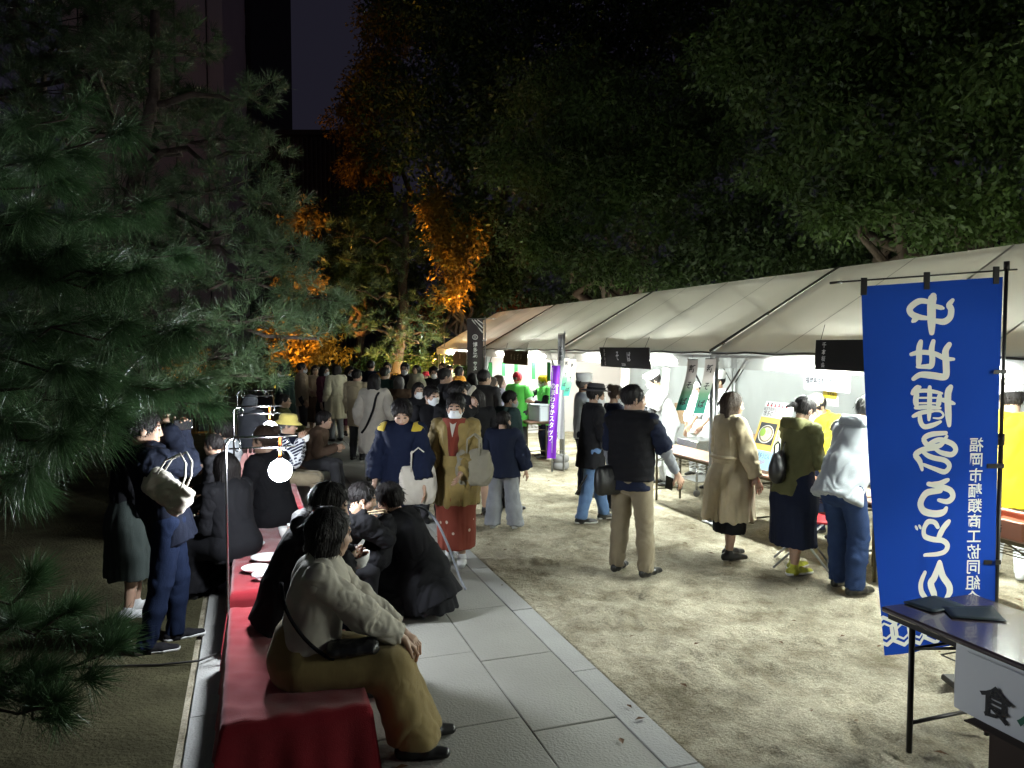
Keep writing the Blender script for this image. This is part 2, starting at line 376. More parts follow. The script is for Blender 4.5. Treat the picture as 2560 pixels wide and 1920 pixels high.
    if shoes is not None:
        for i, sg in ((0, -1), (1, 1)):
            an = leg[i][2]; b = V3(an[0], an[1], feet[i][2]*H); Rf = Rz(-rad(sg*shoeyaw)); fd = Rf @ V3(0, 1, 0); sd = Rf @ V3(1, 0, 0)
            pr = [E(b-fd*.028*H+UP*.02*H, b+fd*.05*H+UP*.02*H, sd, .02*H, .024*H, .026*H, .02*H, .01), E(b+fd*.05*H+UP*.018*H, b+fd*.102*H+UP*.014*H, sd, .026*H, .019*H, .02*H, .014*H, .015),
                  C(b+UP*.02*H, b+UP*.047*H, .025*H, .024*H, .02)]
            sh_ = sdf_mesh(pr, float(np.clip(h*.6, .006, .012)), [(b, -UP)]); o = obj('shoe', sh_, shoes, root, True)
            if sole is not None: obj('sole', sdf_mesh([p if p[0] != 'e' else p[:4]+tuple(x+.004 for x in p[4:8])+p[8:] for p in pr[:2]], float(np.clip(h*.6, .006, .012)), [(b-UP*.001, -UP), (b+UP*.016*H, UP)]), sole, o, True)
    root['_h'] = 0; del root['_h']
    return root, ctx
def hv_slice(parts, k): n = sum(len(p[0]) for p in parts[:k]); return slice(n, n+len(parts[k][0]))
def folds(amp, sx=7., sz=3., seed=0., org=None):
    def f(V):
        q = V*V3(sx, sx, sz)+seed; w = fbm(q*.6+5, 2)
        a = fbm(q+w[:, None]*.9, 3); return amp*(np.abs(a)*1.6-.55)
    return f
def wear_top(x, m, t=.016, sleeve=2., hem=.03, flare=0., amp=.010, hood=False, collar=False, sl=1., name='top', cut=None, puffer=0., sx=7., sz=3.5, up_only=0., back=0.):
    H, T, rx, up, bw, h = x['H'], x['T'], x['rx'], x['up'], x['bw'], x['h']; sd = x['dist']*3.1
    pr = [E(T(0, 0, -hem-.03), T(0, 0, .06), x['Rp'] @ V3(1, 0, 0), (.092+flare)*H*bw+t, (.072+flare*.8)*H*bw+t, .086*H*bw+t, .067*H*bw+t, .05),
          E(T(0, 0, .06), T(0, 0, .235), rx, .084*H*bw+t, .066*H*bw+t, .093*H*bw+t, (.066 if not x['fem'] else .068)*H*bw+t, .05),
          C(x['sh'][0]-up*.006*H, x['sh'][1]-up*.006*H, .028*H+t*.65, k=.055), C(T(0, -.01, .255), x['neck']+up*.005*H, .036*H+t, .03*H+t*.6, .04)]
    if back: pr.append(E(T(0, -.05, .20), T(0, -.05, .08), rx, .07*H, .05*H, .07*H, .05*H, .06))
    pn = -up; cl = [(T(0, 0, -hem), pn), (x['neck']+up*.016*H, up)]
    if cut: cl += cut(x)
    if puffer: dz = lambda V: puffer*(np.abs(np.sin((V @ up)*pi/.075))-.6)+folds(.004, 9, 9, sd)(V)
    else: dz = folds(amp, sx, sz, sd)
    parts = [sdf_mesh(pr, h, cl, dz)]
    for i in (0, 1):
        if sleeve <= 0: break
        a, e, w = x['arm'][i]; r = [.030*H+t*.75, .027*H+t*.8, .020*H+t*.7]
        if sleeve <= 1: end = a+(e-a)*sleeve; ax = unit(e-a); q = [C(a, e, r[0], (.029*H+t)*sl, .03)]
        else: end = e+(w-e)*(sleeve-1)*.97; ax = unit(w-e); q = [C(a, e, r[0], r[1]*sl, .03), C(e, w, r[1]*sl, r[2]*sl, .03)]
        if sleeve > 1:
            far = (end, ax); parts.append(sdf_mesh(q, h, [far] if np.dot(unit(e-a), ax) > -.2 else [], folds(amp*1.1, 10, 10, sd+i)))
        else: parts.append(sdf_mesh(q, h, [(end, ax)], folds(amp, 12, 12, sd+i)))
    o = obj(name, joinvf(parts), m, x['root'], True)
    if hood:
        n = x['neck']; fy = x['fy']
        obj('hood', sdf_mesh([E(n-fy*.06*H-rx*.05*H-up*.01*H, n-fy*.06*H+rx*.05*H-up*.01*H, up, .034*H, .03*H, .034*H, .03*H, .03), C(n-rx*.055*H-fy*.03*H, n-rx*.035*H+fy*.045*H-up*.01*H, .022*H), C(n+rx*.055*H-fy*.03*H, n+rx*.035*H+fy*.045*H-up*.01*H, .022*H)], h, (), folds(.006, 12, 12, sd)), m, o, True)
    if collar:
        n = x['neck']; fy = x['fy']; mb = MB(); k = 14; v = []
        for j in range(k+1):
            a = rad(-150+300*j/k); d = -fy*cos(a)+rx*sin(a)
            for rr, zz in ((.050, -.012), (.047, .022), (.058, .020), (.064, -.014)): v.append(n+d*rr*H*(1.0 if H > 1.5 else 1.1)+up*zz*H)
        mb.raw(v, [(j*4+c, j*4+c+1, j*4+c+5, j*4+c+4) for j in range(k) for c in range(3)]); mb.build('collar', m, o, True)
    return o
def wear_trousers(x, m, t=.012, wide=0., ankle=.05, amp=.006, name='trousers', shorts=None):
    H, h, bw = x['H'], x['h'], x['bw']; sd = x['dist']*1.7; parts = []
    hips = [E(x['pel']+x['up']*.075*H, x['pel']-x['up']*.03*H, x['Rp'] @ V3(1, 0, 0), .082*H*bw+t, .066*H*bw+t, .092*H*bw+t, .074*H*bw+t, .04)]
    for i in (0, 1):
        a, e, w = x['leg'][i]; m1 = e*.55+w*.45
        hips += [C(a, e, .054*H*bw**.5+t, .037*H+t+wide*.4, .025), C(e, m1, .037*H+t+wide*.4, .034*H+t+wide*.8, .02), C(m1, w+(w-e)*.1, .034*H+t+wide*.8, .025*H+t+wide*1.2, .02)]
    zend = min(l[2][2] for l in x['leg'])
    def dz(V):
        z = V[:, 2]; kn = x['leg'][0][1][2]; b = np.exp(-((z-kn)/.12)**2)*.5+np.exp(-((z-zend)/.10)**2)*1.0+.55
        return folds(amp, 9, 7, sd)(V)*b
    return obj(name, sdf_mesh(hips, h, [(V3(0, 0, zend-.02*H+ankle*0), -UP)] if not shorts else [(V3(0, 0, shorts*H), -UP)], dz), m, x['root'], True)
def wear_skirt(x, m, top=.09, hem=.25, w0=.095, w1=.13, d1=None, t=.012, amp=.02, freq=7., name='skirt', off=(0, 0), tilt=0., k0=.07, split=None):
    H, h = x['H'], x['h']; a = x['T'](0, 0, top); b = V3(x['pel'][0]+off[0]*H, x['pel'][1]+off[1]*H, hem*H); d1 = d1 or w1*.85; sd = x['dist']
    pr = [E(a, a*.6+b*.4-UP*.02, V3(1, 0, 0), w0*H+t, w0*.75*H+t, (w0*.7+w1*.45)*H+t, (w0*.75*.6+d1*.5)*H+t, .05), E(a*.6+b*.4, b-UP*.06*H, V3(1, 0, 0), (w0*.7+w1*.45)*H+t, (w0*.75*.6+d1*.5)*H+t, w1*H+t, d1*H+t, .05)]
    def dz(V):
        f = np.clip((a[2]-V[:, 2])/(a[2]-b[2]), 0, 1); g = np.arctan2(V[:, 0]-x['pel'][0], V[:, 1]-x['pel'][1])
        q = np.stack([np.cos(g)*freq*.45+sd, np.sin(g)*freq*.45, V[:, 2]*1.1], 1); return amp*(f**1.2)*(np.abs(fbm(q, 2))*1.8-.6)+folds(.003, 8, 6, sd)(V)
    cl = [(V3(0, 0, hem*H), unit(V3(0, tilt, -1)))]
    return obj(name, sdf_mesh(pr, h, cl, dz), m, x['root'], True)
def wear_lapskirt(x, m, hem=.05, w=.13, amp=.012, t=.02, drop=.05, name='skirt'):     # skirt of a seated person
    H, h = x['H'], x['h']; kl, kr = x['leg'][0][1], x['leg'][1][1]; km = (kl+kr)/2; al, ar = x['leg'][0][2], x['leg'][1][2]; am = (al+ar)/2
    hemp = V3(am[0], am[1]+drop*0, hem*H); sdx = unit(kr-kl); pr = [E(x['pel']+x['up']*.05*H-x['fy']*.012*H, x['pel']-x['fy']*.012*H, V3(1, 0, 0), .09*H+t, .085*H+t, .104*H+t, .092*H+t, .05), C(x['hp'][0], kl, .062*H+t, .045*H+t, .07), C(x['hp'][1], kr, .062*H+t, .045*H+t, .07),
        E(x['pel'], km, V3(1, 0, 0), .1*H, .055*H, .09*H, .045*H, .08), C(kl, V3(al[0], al[1], hem*H), .045*H+t, .05*H+t, .08), C(kr, V3(ar[0], ar[1], hem*H), .045*H+t, .05*H+t, .08),
        E(km, hemp, sdx, .085*H, .05*H, w*H, .075*H, .08)]
    return obj(name, sdf_mesh(pr, h, [(V3(0, 0, hem*H), -UP)], lambda V: folds(amp, 6, 5, 3.3)(V)*np.clip(.3+(km[2]+.05-V[:, 2])*3, .35, 1.3)), m, x['root'], True)
def wear_strap(x, m, pts=None, r=.011, name='strap'):
    pts = [x['T'](*p) for p in pts]; P2 = [pts[0]]
    for i in range(len(pts)-1):
        p0 = pts[max(i-1, 0)]; p1 = pts[i]; p2 = pts[i+1]; p3 = pts[min(i+2, len(pts)-1)]
        for u in (.25, .5, .75, 1): P2.append(.5*(2*p1+(p2-p0)*u+(2*p0-5*p1+4*p2-p3)*u*u+(3*p1-p0-3*p2+p3)*u**3))
    return MB().tube(P2, r, 6).build(name, m, x['root'], True)
def wear_sleeves_drop(x, m, L=.12, name='sleeve'):               # hanging kimono sleeves
    H, h = x['H'], x['h']
    for i in (0, 1):
        a, e, w = x['arm'][i]; d = -UP*L*.42*H
        obj(name, sdf_mesh([C(a, e, .045*H, .05*H, .03), E(a*.4+e*.6+d*.6, e+d, UP, .07*H, .028*H, L*.62*H, .032*H, .04), E(e+d, w+d*1.25, UP, L*.62*H, .032*H, L*.75*H, .03*H, .04)], h, [(w-unit(w-e)*.01, unit(w-e))], folds(.010, 9, 4, 1.+i)), m, x['root'], True)
def wear_apron(x, m, hem=.25, name='apron'):
    H, T = x['H'], x['T']
    def fn(u, v):
        a = (u-.5)*2; z = .19-(.19+.53-hem)*v; ww = .05+.06*min(v*3, 1); p = T(0, 0, .19)*(1-v)+V3(x['pel'][0], x['pel'][1]+.02*H, hem*H)*v
        return p+V3(1, 0, 0)*a*ww*H+x['fy']*(.118*H*(1-.35*a*a)+.006*sin(a*9+v*3))
    return obj(name, grid_vf(fn, 12, 16), m, x['root'], True)
WEAR = dict(top=wear_top, trousers=wear_trousers, skirt=wear_skirt, lapskirt=wear_lapskirt, strap=wear_strap, drop=wear_sleeves_drop, apron=wear_apron)

def do_hair(x, style, m, **k):
    HL, Rh, hs, hh = x['HL'], x['Rh'], x['hs'], x['hh']; R = lambda v: Rh @ V3(*v)
    L = lambda a, b, r0, r1, kk=.02: C(HL(*a), HL(*b), r0*hs, r1*hs, kk)
    Eh = lambda a, b, s, w0, d0, w1, d1, kk=.03: E(HL(*a), HL(*b), R(s), w0*hs, d0*hs, w1*hs, d1*hs, kk)
    cap = S(HL(0, -.016, .032), V3(.090, .108, .100)*hs, Rh); nape = -.05; pr = [cap]; amp = .0045; sub = [SUB(S(HL(0, .108, -.050), V3(.080, .088, .110)*hs, Rh, .02))]; clips = True
    if style == 'short': nape = k.get('nape', -.045)
    if style == 'messy': pr += [S(HL(0, -.004, .05), V3(.092, .105, .088)*hs, Rh, .03), S(HL(0, -.055, .0), V3(.082, .06, .075)*hs, Rh, .03)]; amp = .009; nape = -.065
    if style in ('bob', 'long'):
        z = k.get('low', -.118) if style == 'bob' else -.30
        for s in (-1, 1): pr.append(Eh((s*.066, -.022, -.01), (s*.068, -.012, max(z, -.17)), (0, 1, 0), .058, .026, .05, .018))
        pr.append(Eh((0, -.070, .02), (0, -.070, z), (1, 0, 0), .076, .042, .066 if style == 'bob' else .09, .028, .045)); clips = False; amp = .0035
    if style == 'bun': pr += [S(HL(0, -.105, .085), .042*hs, k=.01)]; nape = -.06
    if style == 'lowbun': pr += [S(HL(0, -.125, .0), V3(.04, .035, .035)*hs, Rh, .012)]; nape = -.06
    if style == 'updo': pr += [S(HL(0, -.06, .055), V3(.085, .085, .085)*hs, Rh, .03)]; nape = -.06
    if style == 'pony': pr += [L((0, -.10, .01), (0, -.15, .012), .022, .02, .01), L((0, -.15, .012), (0, -.215, -.03), .024, .010, .01)]; nape = -.06
    if style == 'twin':
        for s in (-1, 1): pr += [L((s*.08, -.03, -.045), (s*.105, -.03, -.10), .02, .026, .012), L((s*.105, -.03, -.10), (s*.125, -.01, -.30), .026, .012, .01)]
        nape = -.065
    if style == 'thin': sub.append(SUB(S(HL(0, .085, .10), V3(.05, .06, .05)*hs, Rh, .02)))
    cl = [(HL(0, 0, nape), unit(R((0, .55, -1))))] if clips and style not in ('twin', 'pony') else []
    if style in ('twin', 'pony'): pr[0] = cap; sub.append(SUB(S(HL(0, .03, -.115), V3(.07, .10, .075)*hs, Rh, .02)))
    def dz(V):
        q = ((V-x['hc']) @ Rh)/hs; a = np.arctan2(q[:, 0], q[:, 1]+.02); return amp*fbm(np.stack([np.cos(a)*9, np.sin(a)*13, q[:, 2]*7], 1)*1.6+3, 3)
    hv = sdf_mesh(pr+sub, hh, cl, dz); o = obj('hair', hv, m, x['root'], True)
    if x['dist'] < 10:                                   # loose strands over the cap and along its lower edge
        r = np.random.default_rng(int(x['dist']*1e5) % 99991); V = hv[0]; N = normals(*hv); i = r.integers(0, len(V), 420); p = V[i]; n = N[i]; cr = HL(0, -.03, .13)
        d = p-cr; d -= n*np.sum(d*n, 1, keepdims=True); d /= np.linalg.norm(d, axis=1, keepdims=True)+1e-6; d = d+r.normal(size=d.shape)*.16; L = r.uniform(.02, .055, len(p))[:, None]*hs; q = np.cross(d, n); q /= np.linalg.norm(q, axis=1, keepdims=True)+1e-6; w = .0028*hs
        a = p-d*L*.4+n*.001; b = p+d*L*.3+n*.006*hs; c = p+d*L*.9+n*r.uniform(-.004, .007, len(p))[:, None]*hs
        v = np.stack([a-q*w*.4, a+q*w*.4, b+q*w, b-q*w, c], 1).reshape(-1, 3); k = np.arange(len(p))[:, None]*5; tag(obj('hair_strands', (v, np.concatenate([k+[[0, 1, 2]], k+[[0, 2, 3]], k+[[3, 2, 4]]])), m, o), kind='stuff')
def do_mask(x, m):
    HL, Rh, hs = x['HL'], x['Rh'], x['hs']
    pr = [S(HL(0, .030, -.052), V3(.069, .072, .072)*hs, Rh), S(HL(0, .085, -.04), V3(.035, .03, .05)*hs, Rh, .03), S(HL(0, .065, -.095), .026*hs, k=.03)]
    cl = [(HL(0, 0, -.012), Rh @ UP), (HL(0, .012, 0), Rh @ V3(0, -1, 0)), (HL(0, 0, -.118), Rh @ -UP)]
    o = obj('face_mask', sdf_mesh(pr, x['hh'], cl, lambda V: .0015*np.sin(((V-x['hc']) @ Rh)[:, 2]*300)), m, x['root'], True)
    if x['dist'] < 11:
        for s in (-1, 1): MB().tube([HL(s*.064, .02, -.03), HL(s*.082, -.012, .012), HL(s*.087, -.024, -.005), HL(s*.079, -.012, -.04), HL(s*.06, .02, -.075)], .0022, 5).build('ear_loop', m, o, True)
def do_glasses(x):
    HL = x['HL']; mb = MB()
    for s in (-1, 1):
        ring = [HL(s*.033+.024*cos(a), .104, .0+.018*sin(a)) for a in np.linspace(0, 2*pi, 15)]; mb.tube(ring, .0026, 5)
        mb.tube([HL(s*.056, .102, .006), HL(s*.076, .05, .008), HL(s*.084, -.02, .004)], .0024, 5)
    mb.tube([HL(-.01, .104, .002), HL(.01, .104, .002)], .0024, 5); mb.build('glasses', METAL_FRAME, x['root'], True)
def do_hat(x, style, m, m2=None):
    HL, Rh, hs, hh = x['HL'], x['Rh'], x['hs'], x['hh']; mb = MB()
    def LT(prof, n=28, wob=0., dz=0., ymul=1.18):
        v = []
        for r, z in prof:
            for k in range(n):
                a = 2*pi*k/n; rr = r*(1+wob*sin(3*a+1)*.5); v.append(HL(rr*cos(a), -.008+rr*sin(a)*ymul, z+dz*sin(2*a+.6)*max(r-.1, 0)*8))
        mb.raw(v, [(i*n+k, i*n+(k+1) % n, (i+1)*n+(k+1) % n, (i+1)*n+k) for i in range(len(prof)-1) for k in range(n)]+[tuple(range((len(prof)-1)*n, len(prof)*n))])
    if style == 'bucket':
        LT([(.093, .04), (.148, .018), (.152, .024), (.100, .062), (.098, .10), (.086, .138), (.06, .148)], wob=.03, dz=.006); o = mb.build('bucket_hat', m, x['root'], True); return o
    if style == 'fedora':
        LT([(.09, .06), (.150, .052), (.153, .06), (.097, .072), (.092, .12), (.076, .146), (.045, .140)], wob=.02, dz=.012); o = mb.build('fedora_hat', m, x['root'], True)
        mb = MB(); v = [HL(.0985*cos(a), -.008+.0985*sin(a)*1.18, z) for z in (.074, .098) for a in np.linspace(0, 2*pi, 29)[:-1]]; mb.raw(v, [(k, (k+1) % 28, 28+(k+1) % 28, 28+k) for k in range(28)]); mb.build('hat_band', m2, o, True); return o
    if style == 'chef':
        LT([(.092, .042), (.094, .045), (.094, .085), (.097, .09), (.099, .15), (.09, .162), (.05, .165)]); return mb.build('chef_hat', m, x['root'], True)
    if style == 'beret':
        LT([(.088, .045), (.091, .06), (.108, .08), (.112, .105), (.095, .125), (.05, .133)], wob=.05); return mb.build('chef_cap', m, x['root'], True)
    if style == 'bandana':
        pr = [S(HL(0, -.016, .034), V3(.094, .112, .102)*hs, Rh), S(HL(0, -.125, .0), .024*hs, k=.015), C(HL(0, -.125, 0), HL(.03, -.15, -.06), .015*hs, .008*hs), C(HL(0, -.125, 0), HL(-.02, -.15, -.07), .015*hs, .008*hs), SUB(S(HL(0, .11, -.06), V3(.1, .1, .115)*hs, Rh, .01))]
        return obj('bandana', sdf_mesh(pr, hh, [(HL(0, 0, .0), unit(Rh @ V3(0, .35, -1)))] if False else [], folds(.004, 20, 20)), m, x['root'], True)
    if style == 'cap':
        LT([(.091, .035), (.095, .06), (.085, .11), (.05, .135)]); E2 = grid_vf(lambda u, v: HL((u-.5)*.15, .085+.075*v*(1-(2*u-1)**2*.6), .05-.02*v-.012*(2*u-1)**2), 8, 3)
        mb.raw(*E2); return mb.build('cap', m, x['root'], True)
    if style == 'hood':
        pr = [S(HL(0, -.02, .025), V3(.115, .132, .128)*hs, Rh), C(HL(0, -.05, -.05), HL(0, -.05, -.14), .10*hs, .11*hs, .05), SUB(S(HL(0, .12, -.03), V3(.082, .12, .115)*hs, Rh, .02))]
        return obj('hood', sdf_mesh(pr, hh, (), folds(.008, 10, 8)), m, x['root'], True)
# ------------------------------------------------------------------ ground, path
def axis(lo, hi, d0, d1, step, grow=1.35):
    a = list(np.arange(d0, d1, step)); s = step
    while a[-1] < hi: s *= grow; a.append(a[-1]+s)
    s = step
    while a[0] > lo: s *= grow; a.insert(0, a[0]-s)
    return np.array(a)
def make_ground():
    sv = axis(-60, 320, 2.4, 12.5, .036); tv = np.concatenate([axis(-150, -1.2, -3.2, -.36, .06)[:-12], [-.36, -.33], np.arange(-.2, 2.05, .3), [2.05, 2.075], axis(2.1, 160, 2.1, 6.4, .032)])
    tv = np.unique(np.round(tv, 4)); S_, T_ = np.meshgrid(sv, tv); s, t = S_.ravel(), T_.ravel(); p = np.stack([s, t, 0*s], 1)
    near = np.clip(1-(s-9)/6, 0, 1)
    z = .012*fbm(p*1.3, 2)+(.009*fbm(p*5.5+3, 3)+.0055*fbm(p*15+9, 2))*near-.020
    r2 = np.random.default_rng(3)                                    # shoe prints trodden into the sand
    for k in range(520):
        c = (r2.uniform(2.4, 11), r2.uniform(2.2, 6.2)); a = r2.uniform(0, pi); dx = s-c[0]; dy = t-c[1]; m = (np.abs(dx) < .3) & (np.abs(dy) < .3)
        u = dx[m]*cos(a)+dy[m]*sin(a); w = -dx[m]*sin(a)+dy[m]*cos(a); q = (u/.13)**2+(w/.05)**2; z[m] += r2.uniform(.5, 1.3)*(-.019*np.exp(-q*1.2)+.010*np.exp(-((np.sqrt(q)-1.5)/.35)**2))*near[m]
    z = np.where((t > -.345) & (t < 2.06), -.07, np.minimum(z, .004))
    V = s[:, None]*AV+t[:, None]*RV+z[:, None]*UP; n = len(sv)
    j, i = np.meshgrid(np.arange(len(tv)-1), np.arange(n-1), indexing='ij'); a = (j*n+i).ravel(); F = np.stack([a, a+n, a+n+1, a+1], 1)
    m = bpy.data.materials.new('sand'); m.use_nodes = True; N = m.node_tree.nodes; L = m.node_tree.links; b = N['Principled BSDF']; b.inputs['Roughness'].default_value = .95; b.inputs['Specular IOR Level'].default_value = .15
    g = N.new('ShaderNodeNewGeometry'); n1 = N.new('ShaderNodeTexNoise'); n1.inputs['Scale'].default_value = 1.7; n1.inputs['Detail'].default_value = 12; n1.inputs['Roughness'].default_value = .74
    cr = N.new('ShaderNodeValToRGB'); e = cr.color_ramp.elements; e[0].position = .37; e[0].color = (.20, .172, .115, 1); e[1].position = .60; e[1].color = (.50, .455, .345, 1)
    L.new(g.outputs['Position'], n1.inputs[0]); L.new(n1.outputs[0], cr.inputs[0])
    n2 = N.new('ShaderNodeTexNoise'); n2.inputs['Scale'].default_value = 90; n2.inputs['Detail'].default_value = 4; L.new(g.outputs['Position'], n2.inputs[0])
    mx = N.new('ShaderNodeMixRGB'); mx.blend_type = 'OVERLAY'; mx.inputs[0].default_value = .75; L.new(cr.outputs[0], mx.inputs[1]); L.new(n2.outputs[0], mx.inputs[2]); L.new(mx.outputs[0], b.inputs['Base Color'])
    n3 = N.new('ShaderNodeTexNoise'); n3.inputs['Scale'].default_value = 26; n3.inputs['Detail'].default_value = 8; n3.inputs['Roughness'].default_value = .7; L.new(g.outputs['Position'], n3.inputs[0])
    bp = N.new('ShaderNodeBump'); bp.inputs['Strength'].default_value = 1.; bp.inputs['Distance'].default_value = .035; L.new(n3.outputs[0], bp.inputs['Height']); L.new(bp.outputs[0], b.inputs['Normal'])
    return tag(obj('ground', (V, F), m, None, True), kind='structure')
make_ground()
STONE = mat('paving_stone', (.275, .27, .245), .74, .16, 2.2, bump=.35, bscale=70, spec=.35)
STONE2 = mat('kerb_stone', (.34, .34, .325), .74, .16, 3., bump=.35, bscale=70, spec=.35)
SOIL = mat('mossy_soil', (.058, .054, .030), .95, .75, 3.5, bump=1., bscale=45, spec=.05)
bed = grid_vf(lambda u, v: P(-3+26*u, -11+10.62*v, .010+.014*(1-v**8)*float(fbm(np.array([[u*40, v*17, 0]]), 2)[0])), 130, 70)
tag(obj('planting_bed', bed, SOIL, None, True), kind='structure')
path = obj('path', MB().box((0, 0, 0), (2.40, 42.6, .03)).vf(), mat('joint_mortar', (.09, .086, .076), .95, .3, 20), None, loc=P(21, .86, -.045), rz=ROT); tag(path, kind='structure')
SL = {}
def slab(s0, s1, t0, t1, m, k):
    key = (round(s1-s0, 2), round(t1-t0, 2))
    if key not in SL: SL[key] = mesh_data('paving_slab', *MB().box((0, 0, 0), (t1-t0-.007, s1-s0-.007, .05), .004).vf(), m)
    o = bpy.data.objects.new('paving_slab', SL[key]); o.location = (((t0+t1)/2-.86), (s0+s1)/2-21, .045-.025-.0005*(k % 5)); o.rotation_euler = (rad(.12*((k*7) % 5-2)), rad(.1*((k*3) % 5-2)), 0)
    link(o, path)
k = 0; colsx = [(-.345, -.165, 1.46, .3, STONE2), (-.165, .335, .96, .52, STONE), (.335, .862, .96, .0, STONE), (.862, 1.39, .96, .52, STONE), (1.39, 1.89, .96, .09, STONE), (1.89, 2.065, 1.17, -.13, STONE2)]
for t0, t1, L_, off, m in colsx:
    if abs(t0-.862) < .01: continue
    if abs(t0-.335) < .01: t1 = 1.39; off = .26
    s = .8+off-1
    while s < 27: slab(s, s+L_, t0, t1, m, k); s += L_; k += 1

# ------------------------------------------------------------------ tents
ROOF = mat('tent_roof_cloth', (.76, .74, .66), .6, .07, 1.1, bump=.25, bscale=3.5, trans=.46, transp=.12)
VAL = mat('tent_valance_cloth', (.82, .82, .80), .6, .04, 3., bump=.1, bscale=9, trans=.30, transp=.50)
WALLC = mat('tent_curtain_cloth', (.60, .63, .635), .8, .05, 2., bump=.15, bscale=5, trans=.42, spec=.1)
SEAM = mat('tent_seam', (.34, .33, .28), .7, .1); JOINT = mat('tent_joint_strip', (.05, .048, .04), .7, .2)
STEEL = mat('galvanised_steel', (.42, .43, .44), .4, .15, 30, metal=.7); DARKSTEEL = mat('dark_steel', (.05, .05, .05), .45, .2, 30, metal=.4)
TL, TE, TR, TW = 4.5, 1.97, 2.98, 1.76
def roof_z(x): return TE+(TR-TE)*(1-abs(x-TW)/TW)
def make_tent(s0, label):
    root = empty('event_tent', P(s0, 4.99), ROT, label, 'tent', 'white event tents standing in a row')
    def rf(x0, x1):
        def fn(u, v):
            x = x0+(x1-x0)*v; y = .015+(TL-.03)*u; g = sin(pi*u*4)**2*.5+.5*sin(pi*u)
            return V3(x, y, roof_z(x)-.035*g*sin(pi*v)**.8)
        return fn
    f1 = grid_vf(rf(-.02, TW), 40, 14); f2 = grid_vf(rf(TW, 2*TW+.02), 40, 14); obj('roof_cover', joinvf([f1, f2]), ROOF, root, True)
    for u in (.25, .5, .75):
        fn = rf(-.02, TW); w = .010 if u != .5 else .016
        v = []
        for k in range(15): p = fn(u, k/14); v += [p+V3(0, -w, .006), p+V3(0, w, .006)]
        obj('seam', (v, [(2*k, 2*k+1, 2*k+3, 2*k+2) for k in range(14)]), SEAM, root)
    mb = MB(); mb.tube([(-.03, 0, TE+.012), (TW, 0, TR+.012), (2*TW+.03, 0, TE+.012)], .015, 6); mb.build('joint_strip', JOINT, root, True)
    obj('valance', grid_vf(lambda u, v: V3(-.02-.012*sin(u*31)*v-.01*sin(u*13+2)*v, .01+(TL-.02)*u, TE-.180*v*(1+.03*sin(u*40))), 60, 5), VAL, root, True)
    mb = MB(); n = 48
    mb.tube([(-.02, y, TE-.012+.008*sin(y*7)) for y in np.linspace(0, TL, 30)], .011, 5); mb.build('eave_rope', JOINT, root, True)
    obj('back_curtain', grid_vf(lambda u, v: V3(2*TW-.03+.03*sin(u*23)*v+.015*sin(u*60+v*4), .01+(TL-.02)*u, TE-.01-(TE-.03)*v), 80, 10), WALLC, root, True)
    for x in (.03, 2*TW-.08):
        for y in (.05, TL-.05): MB().tube([(x, y, 0), (x, y, TE-.03)], .021, 8).box((x, y, .006), (.13, .13, .012)).build('pole', STEEL, root, True)
    for y in (.05, TL/2, TL-.05): MB().tube([(.03, y, TE-.04), (TW, y, TR-.05), (2*TW-.08, y, TE-.04)], .017, 6).build('rafter', DARKSTEEL, root, True)
    MB().tube([(TW, .03, TR-.06), (TW, TL-.03, TR-.06)], .018, 6).build('ridge_pipe', STEEL, root, True)
    for x in (.035, 2*TW-.08): MB().tube([(x, .03, TE-.05), (x, TL-.03, TE-.05)], .017, 6).build('eave_pipe', DARKSTEEL, root, True)
    for y, d in ((.05, 1), (TL-.05, -1)):
        for x in (.035, 2*TW-.085): MB().tube([(x, y, TE-.62), (x, y+d*.55, TE-.06)], .011, 6).build('brace', DARKSTEEL, root, True)
    return root
def end_curtain(root):
    obj('end_curtain', grid_vf(lambda u, v: V3(.06+(2*TW-.12)*u, TL-.04+.02*sin(u*25)*v, (TE-.03+(roof_z(.06+(2*TW-.12)*u)-TE)*.95)*(1-v)+.02*v), 60, 8), WALLC, root, True)
tl = ['white tent over the udon counter behind the blue banner, nearest of the row', 'white tent over the soba counter, with the black soba board', 'white tent over the green-clad sweets stall, with green paper strips', 'white tent at the far end of the row, its roof tinted orange']
t0 = make_tent(3.04, tl[0]); TENTS = [t0]
for i in (1, 2, 3, -1):
    c = copy_tree(t0); c.location = tuple(P(3.04+4.5*i, 4.99)); c['label'] = tl[i] if i > 0 else 'white tent beside the camera, continuing the row beyond the right edge'; TENTS.append(c)
end_curtain(TENTS[2])
TUBE = emit('lit_tube', (.93, 1., .93), TUBE_POWER*17)
WHITEP = mat('white_paint', (.75, .76, .76), .5, .05)
def make_lamp(loc, label):
    root = empty('tube_lamp', loc, ROT, label, 'lamp', 'tube lamps hung under the tent eaves')
    MB().box((0, 0, .040), (.095, 1.22, .02), .004).build('batten', WHITEP, root); MB().tube([(0, -.58, 0), (0, .58, 0)], .019, 8).build('tube', TUBE, root, True)
    for y in (-.59, .59): MB().box((0, y, .012), (.045, .03, .06), .004).build('socket', WHITEP, root)
    return root
ll = 'lit white tube lamp behind the tent valance, %s'
names = ['right of the blue banner', 'beside the dark board by the udon counter', 'right of the black soba board', 'half hidden by the black soba board', 'right of the brown sweets board', 'left of the brown sweets board', 'right of the tall black banner', 'at the far end of the row']
L0 = None
for i in (0, 1, 2, 3):
    for j, y in enumerate((1.35, 2.75)):
        loc = P(3.04+4.5*i+y+.1, 5.07, 1.845)
        if L0 is None: L0 = make_lamp(loc, ll % names[0])
        else: c = copy_tree(L0); c.location = tuple(loc); c['label'] = ll % names[2*i+j]

